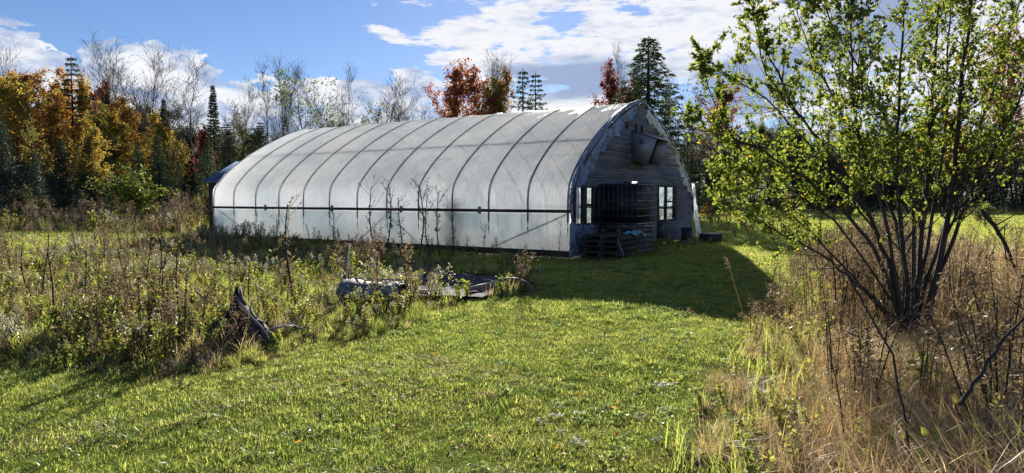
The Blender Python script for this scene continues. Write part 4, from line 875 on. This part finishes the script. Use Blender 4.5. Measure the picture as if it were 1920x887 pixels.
def forest():
    PR = {'full': [decid('maple_tree', 8, True, 8000, .16, .44) for _ in range(2)], 'narrow': [decid('maple_tree', 8, True, 5600, .15, .32, 34) for _ in range(2)],
          'half': [decid('birch_tree', 8, True, 1300, .12, .34, 36)], 'bare': [decid('bare_tree', 9, True, 0, .1, .36, 26, (20, 6, 4), .28, .20, .007, 1), decid('bare_tree', 9, True, 0, .1, .38, 20, (13, 6, 4), .3, .22, .006, 2)],
          'thin': [decid('birch_tree', 8, True, 650, .15, .40, 40, (13, 4, 3), .3, .12, .009)], 'bush': [decid('leafy_bush', 3, True, 3000, .13, .55, 55, (12, 4, 3), .08, .1, .010, 4)],
          'spruce': [spruce('spruce_tree', 8, 2.1, 1.0), spruce('spruce_tree', 8, 2.0, 1.1, droop=.32)], 'spire': [spruce('spruce_tree', 8, 1.4, 1.35, gap=.05)], 'gappy': [spruce('spruce_tree', 7, 1.5, .8, gap=.32, droop=.4)]}
    used = set(); cnt = {}
    def tree(kind, px, ty, Y, col, lab, wx=1.0, bark=None, name=None, cat=None, grp='trees around the field'):
        Y *= 1.5 if Y > 34 else 1.36; Y += 8 * (px > 1235 and Y > 56); H = (372 - ty) * Y / F + CH; i = cnt.get(kind, 0) % len(PR[kind]); cnt[kind] = cnt.get(kind, 0) + 1; src = PR[kind][i]; sc = H / max(np.percentile([v.co.z for v in ch.data.vertices], 99.7) for ch in src.children); x = (px - 960) / F * Y
        rz = rnd.uniform(0, 6.28); s3 = (sc * wx, sc * wx, sc)
        if id(src) in used: o = dup(src, (x, Y, 0), rz, s3)
        else: o = src; used.add(id(src)); o.location = (x, Y, 0); o.rotation_euler.z = rz; o.scale = s3
        o['label'] = lab; o['category'] = cat or ('bush' if kind == 'bush' else 'tree'); o['group'] = grp
        if name: o.name = name
        for ch in o.children:
            if ch.name.startswith('crown') and col:
                ch.material_slots[0].link = 'OBJECT'; ch.material_slots[0].material = M[col]
            if ch.name.startswith('trunk') and bark: ch.material_slots[0].link = 'OBJECT'; ch.material_slots[0].material = M[bark]
        return o
    T = [('full', 55, 148, 38, 'l_gold', 'broad gold maple in the middle of the left group', .8), ('narrow', 105, 175, 37, 'l_orange', 'rounded orange maple low in the left group', 1.2), ('narrow', 240, 215, 36, 'l_gold', 'gold tree at the right edge of the left group', 1.2), ('spruce', 262, 275, 30, 'needle', 'low dark spruce right behind the lime green bush'), ('spruce', 70, 290, 28, 'needle_b', 'small dark spruce between the two big ones at left', .9),
         ('bare', 8, 78, 46, None, 'bare grey tree at the extreme left above the orange maples', .8), ('full', -30, 150, 42, 'l_gold', 'orange maple cut by the left edge'), ('full', 28, 132, 40, 'l_orange', 'rusty maple second from the left edge', .9), ('narrow', 88, 130, 42, 'l_orange', 'tall orange maple between golden and red crowns', .95),
         ('narrow', 130, 148, 43, 'l_gold', 'gold and orange maple left of the thin spruce', .8), ('full', 176, 140, 44, 'l_red', 'red orange maple behind the thin spruce', .62), ('gappy', 144, 104, 42, 'needle', 'thin dark spruce poking above the orange maples', .9), ('spruce', 10, 232, 30, 'needle_b', 'big blue green spruce at the left edge of the field'),
         ('spruce', 120, 262, 31, 'needle', 'broad dark spruce beside the yellow birch'), ('spruce', 168, 268, 33, 'needle', 'dark spruce left of the lime green bush', .9), ('half', 74, 222, 29.5, 'l_yellow', 'slim birch with small yellow leaves between two spruces', .8), ('narrow', 218, 195, 35, 'l_yellow', 'yellow gold tree behind the lime bush', 1.1), ('narrow', 185, 235, 33, 'l_gold', 'low golden tree left of the yellow gold one'),
         ('spire', 209, 178, 41, 'needle', 'pointed spruce behind the yellow gold tree', .62), ('bare', 236, 88, 43, None, 'tall bare tree, left one of the two above the clouds'), ('bare', 266, 94, 42, None, 'tall bare tree, right one of the two above the clouds'), ('narrow', 264, 188, 40, 'l_orange', 'small orange tree at the foot of the tall bare pair'), ('spruce', 300, 252, 31, 'needle', 'dark spruce right of the lime green bush', .85),
         ('spire', 313, 190, 41, 'needle', 'dark pointed spruce right of the small orange tree', .62), ('narrow', 332, 212, 37, 'l_gold', 'yellow orange tree beneath the wide bare tree', .9), ('half', 345, 260, 33, 'l_olive', 'olive green young tree right of the dark spruce'), ('bare', 356, 108, 41, None, 'wide bare tree before the cumulus cloud', 1.5), ('spire', 405, 164, 42, 'needle', 'dark spruce spire left of the greenhouse', .62), ('narrow', 396, 235, 41, 'l_crimson', 'dull red small tree beneath the spruce spire', .8),
         ('spruce', 392, 262, 33, 'needle', 'broad dark spruce behind the blue roofed shed', .9), ('spruce', 432, 235, 38, 'needle', 'mid height spruce above the blue roof'), ('half', 428, 190, 40, 'l_brownish', 'brownish half bare tree next to the spruce spire'), ('half', 470, 215, 39, 'l_olive', 'olive tree above the left end of the greenhouse', 1.2), ('bare', 446, 150, 44, None, 'faint bare tree left of the tall bare twins', .8), ('bare', 508, 118, 42, None, 'left of the tall bare twins over the greenhouse', .75), ('bare', 528, 114, 42.5, None, 'right of the tall bare twins over the greenhouse', .75),
         ('spruce', 492, 232, 40, 'needle', 'dark spruce tip behind the greenhouse end'), ('half', 548, 238, 38, 'l_olive', 'low olive tree just left of the pale green tree', 1.2), ('thin', 592, 134, 36, 'l_palegreen', 'open tree with sparse pale green leaves over the greenhouse', 1.25), ('half', 622, 208, 37, 'l_olive', 'dense olive yellow tree peeping over the greenhouse ridge', 1.3), ('bare', 655, 122, 41, None, 'round topped bare tree right of the pale green tree', 1.0), ('bare', 705, 142, 42, None, 'bare tree with brushy top above the ridge', 1.1), ('bare', 728, 160, 41, None, 'lower bare tree beside the brushy one', .9), ('thin', 735, 200, 36, 'l_palegreen', 'small pale green treetop above the roof', 1.1), ('half', 690, 215, 38, 'l_olive', 'olive treetop between the bare trees'),
         ('bare', 778, 198, 44, None, 'short bare treetop left of the red maple'), ('bare', 808, 195, 44, None, 'short bare treetop touching the red maple'), ('full', 850, 128, 38, 'l_red', 'deep red maple standing over the middle of the roof', .85), ('narrow', 828, 190, 38, 'l_red', 'low red maple left of the deep red one', .8), ('bare', 892, 106, 40, None, 'bare tree between the red and orange maples', .9), ('half', 908, 118, 39, 'l_gold', 'half bare tree with rusty gold leaves', 1.1), ('narrow', 948, 150, 38, 'l_gold', 'golden orange maple right of the bare tree', .8), ('narrow', 925, 125, 39, 'l_orange', 'rust orange maple behind the golden one', .6),
         ('gappy', 980, 130, 38, 'needle', 'left of two scraggly dark conifers over the roof'), ('gappy', 1004, 136, 38.6, 'needle', 'right of two scraggly dark conifers over the roof'),
         ('narrow', 1146, 124, 40, 'l_crimson', 'crimson maple left of the great spruce', .8), ('narrow', 1172, 140, 41, 'l_crimson', 'crimson maple partly behind the great spruce', .8), ('bare', 1160, 84, 41, None, 'pale bare birch above the crimson maple', .6), ('spruce', 1212, 78, 34, 'needle', 'great dark spruce rising behind the gable', 1.6), ('half', 1255, 150, 35, 'l_brownish', 'scrubby dark tree right of the great spruce', 1.0), ('thin', 1275, 160, 37, 'l_brownish', 'thin branched tree with few brown leaves by the gable'), ('gappy', 1296, 198, 40, 'needle', 'small dark spruce right of the gable', .7),
         ('half', 1282, 232, 42, 'l_brownish', 'brown leafed tree behind the gable edge', 1.3), ('half', 1310, 240, 42, 'l_brownish', 'dull brown tree right of the small spruce', 1.3), ('half', 1340, 238, 43, 'l_olive', 'olive tree in the wood right of the gable', 1.3), ('full', 1368, 140, 46, 'l_red', 'red maple glimpsed through the left side of the shrub', .7), ('full', 1375, 250, 42, 'l_darkgreen', 'dark green tree behind the low branches of the shrub'), ('full', 1440, 225, 43, 'l_olive', 'olive green tree seen through the shrub', .9), ('full', 1500, 240, 44, 'l_darkgreen', 'dark tree in the gap of the shrub leaves'), ('half', 1560, 220, 45, 'l_olive', 'half bare olive tree behind the shrub', 1.2), ('full', 1640, 240, 46, 'l_darkgreen', 'dark tree behind the shrub stems'), ('full', 1720, 225, 46, 'l_olive', 'olive tree behind the right stems of the shrub'), ('narrow', 1800, 210, 46, 'l_orange', 'orange tree behind the right side of the shrub'),
         ('full', 1905, 40, 40, 'l_pink', 'pale red tree at the top right corner', .55), ('full', 1880, 230, 44, 'l_olive', 'olive tree at the far right beyond the lawn'), ('full', 1960, 225, 42, 'l_darkgreen', 'dark green tree cut by the right edge')]
    for t in T: tree(*t[:6], wx=t[6] if len(t) > 6 else 1.0, bark=None)
    tree('bush', 243, 312, 27, 'l_lime', 'lime green rounded bush in front of the dark spruces', 1.25); tree('bush', 385, 345, 27.5, 'l_yellow', 'small yellow bush left of the greenhouse end', .8)
    tree('bush', 45, 345, 27, 'l_olive', 'olive bush at the foot of the left spruce'); tree('bush', 1352, 352, 30, 'l_olive', 'low olive bush right of the greenhouse corner', 1.2)
    tree('bush', 1325, 378, 33, 'l_orange', 'low orange bush beyond the greenhouse corner'); tree('bush', 1480, 362, 47, 'l_orange', 'orange bush on the far edge of the lawn', 1.2); tree('bush', 1850, 375, 25, 'l_olive', 'dark leafy bush right of the shrub stems', 1.2)
    tree('bush', 1430, 372, 46, 'l_brownish', 'brown bush on the far edge of the lawn', 1.4); tree('bush', 1700, 365, 47, 'l_olive', 'olive bush on the far edge of the lawn', 1.5); tree('bush', 1560, 365, 47, 'l_brownish', 'brown bush seen through the shrub', 1.5)
    # the mass of woodland behind
    src = [PR['spruce'][0], PR['spruce'][1], PR['half'][0], PR['bare'][0], PR['full'][0]]; cl = []
    for k, s in enumerate(src):
        b = bpy.data.meshes.new('w'); 
        import bmesh
        bm = bmesh.new(); mats = []
        for ch in s.children:
            n0 = len(bm.faces); bm.from_mesh(ch.data); bm.faces.ensure_lookup_table()
            for f in bm.faces[n0:]: f.material_index = len(mats)
            mats.append(M['needle'] if (k < 2 and ch.name.startswith('crown')) else M['bark_dark'] if ch.name.startswith('trunk') else M[['', '', 'l_brownish', '', 'l_darkgreen'][k]])
        bm.to_mesh(b); bm.free()
        for m in mats: b.materials.append(m)
        cl.append(bpy.data.objects.new('w', b))
    q = []
    for px in range(-500, 2500, 16):
        for Y in (76, 83, 91):
            if 1250 < px: Y += 4
            Y += rnd.uniform(-2, 2); q.append(((px + rnd.uniform(-8, 8) - 960) / F * Y, Y))
    q = np.array(q); n = len(q); k = rng.choice(5, n, p=[.26, .24, .2, .15, .15]); s = rng.uniform(.65, 1.25, n); ang = np.degrees(np.arctan2(q[:, 0], q[:, 1])); s = np.where(ang < -26, s * 1.25, s); s = np.where((ang > -12) & (ang < 12), s * .8, s)
    scatter('far_woodland', cl, q, k, s, .03, label='dark mixed woodland closing the view behind the separate trees', cat='woodland')
forest()

# ------------------------------------------------------------------ the big shrub on the right
def shrub():
    root = np.array([*gp(1705, 632), 0]); s = empty('leafy_shrub', tuple(root), 0, label='big many stemmed green shrub filling the right of the view', cat='shrub')
    stems = [([(1722, 645), (1745, 560), (1775, 430), (1790, 330), (1800, 200), (1815, 60), (1830, -120), (1835, -220)], 7.05, 7.35, .052), ([(1700, 645), (1704, 560), (1694, 460), (1681, 330), (1683, 200), (1692, 60), (1700, -130)], 7.0, 6.9, .042),
             ([(1712, 645), (1722, 540), (1731, 400), (1745, 300), (1748, 150), (1762, 0), (1770, -160)], 7.1, 7.4, .045), ([(1696, 640), (1672, 500), (1642, 430), (1600, 350), (1560, 290), (1500, 220), (1460, 150), (1425, 60), (1405, -5)], 7.0, 6.7, .036),
             ([(1694, 610), (1662, 580), (1612, 535), (1560, 490), (1480, 445), (1420, 410), (1375, 385)], 7.0, 6.4, .026), ([(1694, 620), (1652, 480), (1602, 415), (1540, 360), (1470, 300), (1400, 268), (1340, 250), (1288, 236)], 7.0, 6.3, .032),
             ([(1708, 640), (1718, 450), (1700, 300), (1622, 150), (1562, 50), (1525, -60)], 7.1, 7.5, .034), ([(1718, 630), (1775, 470), (1830, 350), (1880, 250), (1930, 150), (1985, 30)], 7.1, 7.2, .034), ([(1765, 470), (1790, 400), (1850, 335), (1925, 300), (2020, 270)], 7.15, 6.8, .022),
             ([(1700, 630), (1692, 430), (1625, 300), (1560, 180), (1510, 80), (1490, 10)], 7.15, 7.8, .030), ([(1712, 630), (1760, 450), (1850, 200), (1892, 70), (1930, -60)], 7.1, 7.9, .034), ([(1696, 630), (1662, 400), (1602, 240), (1592, 100), (1602, -60)], 6.95, 6.6, .030),
             ([(1726, 520), (1762, 330), (1775, 180), (1782, 20), (1790, -140)], 7.2, 7.9, .028), ([(1700, 600), (1580, 420), (1480, 350), (1400, 330), (1350, 325)], 7.0, 6.9, .02), ([(1660, 590), (1560, 470), (1480, 400), (1420, 365), (1370, 352)], 7.0, 7.3, .018),
             ([(1640, 430), (1560, 330), (1460, 200), (1390, 150), (1345, 130), (1330, 115)], 6.9, 6.4, .018), ([(1440, 280), (1380, 265), (1345, 210), (1325, 160), (1318, 105)], 6.45, 6.3, .012), ([(1500, 220), (1440, 150), (1420, 90), (1412, 20), (1408, -20)], 6.7, 6.6, .013)]
    br = MB(); tips = []
    for pl, Y0, Y1, r in stems:
        n = len(pl); W = np.array([P3(px, py, Y0 + (Y1 - Y0) * i / (n - 1)) for i, (px, py) in enumerate(pl)]) - root
        t = np.linspace(0, n - 1, n * 3); Q = np.column_stack([np.interp(t, np.arange(n), W[:, c]) for c in range(3)])
        for _ in range(2): Q[1:-1] = (Q[:-2] + 2 * Q[1:-1] + Q[2:]) / 4
        Q[1:-1] += rng.normal(0, .010, (len(Q) - 2, 3)); r *= .72; rr = r * (1 - .85 * np.linspace(0, 1, len(Q))); MB().tube(Q, np.maximum(rr, .004), 8).build('stem', M['bark'], s, True)
        ln = np.linalg.norm(np.diff(Q, axis=0), axis=1).sum(); k = int(ln * 15)
        for j in range(k):
            f = (.28 + .72 * (j + rnd.random()) / k) * (len(Q) - 1); i = min(int(f), len(Q) - 2); p = Q[i] + (Q[i + 1] - Q[i]) * (f - i)
            if p[2] < .75: continue
            ax = unit(Q[i + 1] - Q[i]); pr = unit(np.cross(ax, rng.normal(size=3))); a = R(rnd.uniform(28, 62)); d = unit(ax * math.cos(a) + pr * math.sin(a) + [0, 0, .12])
            L = rnd.uniform(.28, .75) * (1.15 - .5 * f / len(Q)) * (.55 if p[0] + root[0] < 2.6 else 1); grow(br, tips, p, d, L, max(.003, rr[i] * .4), 1, 2, .08, 4, (0, 4, 3), (40, 42, 50), .4, .2, .0016, .12, (6, 4, 3, 3))
    br.build('branches', M['bark'], s, True)['kind'] = 'stuff'
    base, dirs = [], []
    for p in tips:
        x, z = p[-1][0] + root[0], p[-1][2]; low = z < 1.35; right = x > 4.4
        keep = .95 if z > 1.7 else .75
        if right and z < 1.9: keep = .2
        if right and z >= 1.9: keep = .95
        if z < 1.0: keep *= .5
        if x < 2.5: keep *= .6
        if -.9 < x - root[0] < .5 and z < 1.5: keep = .2
        if rnd.random() > keep: continue
        ax = unit(p[-1] - p[0]); m = rnd.randint(8, 14)
        for j in range(m):
            f = rnd.uniform(.1, 1) * (len(p) - 1) if j else len(p) - 1; i = min(int(f), len(p) - 2); q = p[i] + (p[i + 1] - p[i]) * (f - i); base.append(q); dirs.append(unit(ax * .7 + rng.normal(0, .75, 3) + [0, 0, -.05]))
    base = np.array(base); dirs = np.array(dirs); print('shrub leaves', len(base))
    l = MB(); n = len(base); leaves(l, base, dirs, rng.uniform(.026, .058, n), rng.uniform(.020, .036, n), fold=.22, fine=True); l.build('leaves', M['alder'], s, True)['kind'] = 'stuff'
    # a small bright leafy shrub and sticks in the foreground
    def stick(P, r, lab, mat='bark_dark', kids=3):
        b = MB(); P = np.array(P); t = np.linspace(0, len(P) - 1, len(P) * 3); Q = np.column_stack([np.interp(t, np.arange(len(P)), P[:, c]) for c in range(3)]); Q[1:-1] += rng.normal(0, .004, (len(Q) - 2, 3)); b.tube(Q, np.linspace(r, r * .4, len(Q)), 6)
        for _ in range(kids):
            q = Q[rnd.randint(3, len(Q) - 2)]; d = rng.normal(size=3) * .09; d[2] = abs(d[2]) + .05; b.tube([q, q + d * .6, q + d * 1.3], [r * .4, r * .3, r * .15], 4)
        return tag(b.build('bare_sapling', M[mat]), lab, 'sapling')
    stick([P3(1712, 900, 3.1), P3(1698, 790, 3.1), P3(1675, 670, 3.12), P3(1632, 590, 3.2), P3(1590, 520, 3.3), P3(1580, 480, 3.35)], .007, 'thin dark sapling curving up through the foreground dry grass')
    stick([P3(1800, 760, 3.0), P3(1830, 715, 3.0), P3(1880, 640, 3.05), P3(1935, 580, 3.1), P3(1990, 520, 3.2)], .010, 'dark stick slanting up to the right edge', kids=1)
    stick([P3(1590, 880, 3.6), P3(1575, 760, 3.6), P3(1560, 680, 3.65), P3(1552, 610, 3.7)], .005, 'slim dark stem left of the curving sapling')
    stick([P3(1840, 395, 9.6), P3(1870, 430, 9.4), P3(1895, 480, 9.2), P3(1915, 540, 9.0)], .034, 'old dark dead trunk leaning at the right edge', 'bark_dark', 6)['category'] = 'dead trunk'
    for P, lab in (([(1400, 612, 6.6), (1385, 560, 6.6), (1370, 510, 6.6), (1358, 482, 6.6)], 'tall nodding seed grass before the shadow tip'), ([(1345, 628, 5.6), (1310, 600, 5.6), (1288, 578, 5.6)], 'short nodding seed grass against the shadow'), ([(1420, 640, 5.9), (1405, 600, 5.9), (1385, 588, 5.9)], 'bent seed grass at the corner of the dry grass')):
        r = empty('seed_grass', tuple(P3(*P[0])), label=lab, cat='grass stalk'); o = P3(*P[0]); Q = np.array([P3(*p) - o for p in P]); MB().tube(Q, np.linspace(.003, .0015, len(Q)), 4).build('stalk', M['straw'], r)
        b = MB(); n = 46; t = rng.uniform(len(Q) - 1.7, len(Q) - 1, n); bs = np.column_stack([np.interp(t, np.arange(len(Q)), Q[:, c]) for c in range(3)]); leaves(b, bs, rdir(n, .2) + [.6, 0, 0], .03, .009); b.build('seed_head', M['tuft'], r)
    for k, (px, py) in enumerate([(1640, 850), (1690, 865), (1720, 880)]):
        r = empty('broad_leaf_weed', (*gp(px, py + 40), 0), rnd.uniform(0, 6), label=['bright green broad leaved weed, left one at the foot of the sapling', 'bright green broad leaved weed, middle one at the foot of the sapling', 'bright green broad leaved weed, right one at the foot of the sapling'][k], cat='weed', group='broad leaved weeds')
        b = MB(); st = MB(); n = 16
        for j in range(4): a = rnd.uniform(0, 6.28); st.tube([(0, 0, 0), (.04 * math.cos(a), .04 * math.sin(a), .12), (.09 * math.cos(a), .09 * math.sin(a), .26)], [.003, .002, .0015], 4, False)
        leaves(b, rng.normal(0, .05, (n, 3)) * [1, 1, 0] + np.column_stack([np.zeros(n), np.zeros(n), rng.uniform(.08, .3, n)]), rdir(n, .1), .07, .04, fine=True); b.build('leaves', M['l_lime'], r, True); st.build('stems', M['weed'], r)
shrub()
bpy.context.view_layer.update()
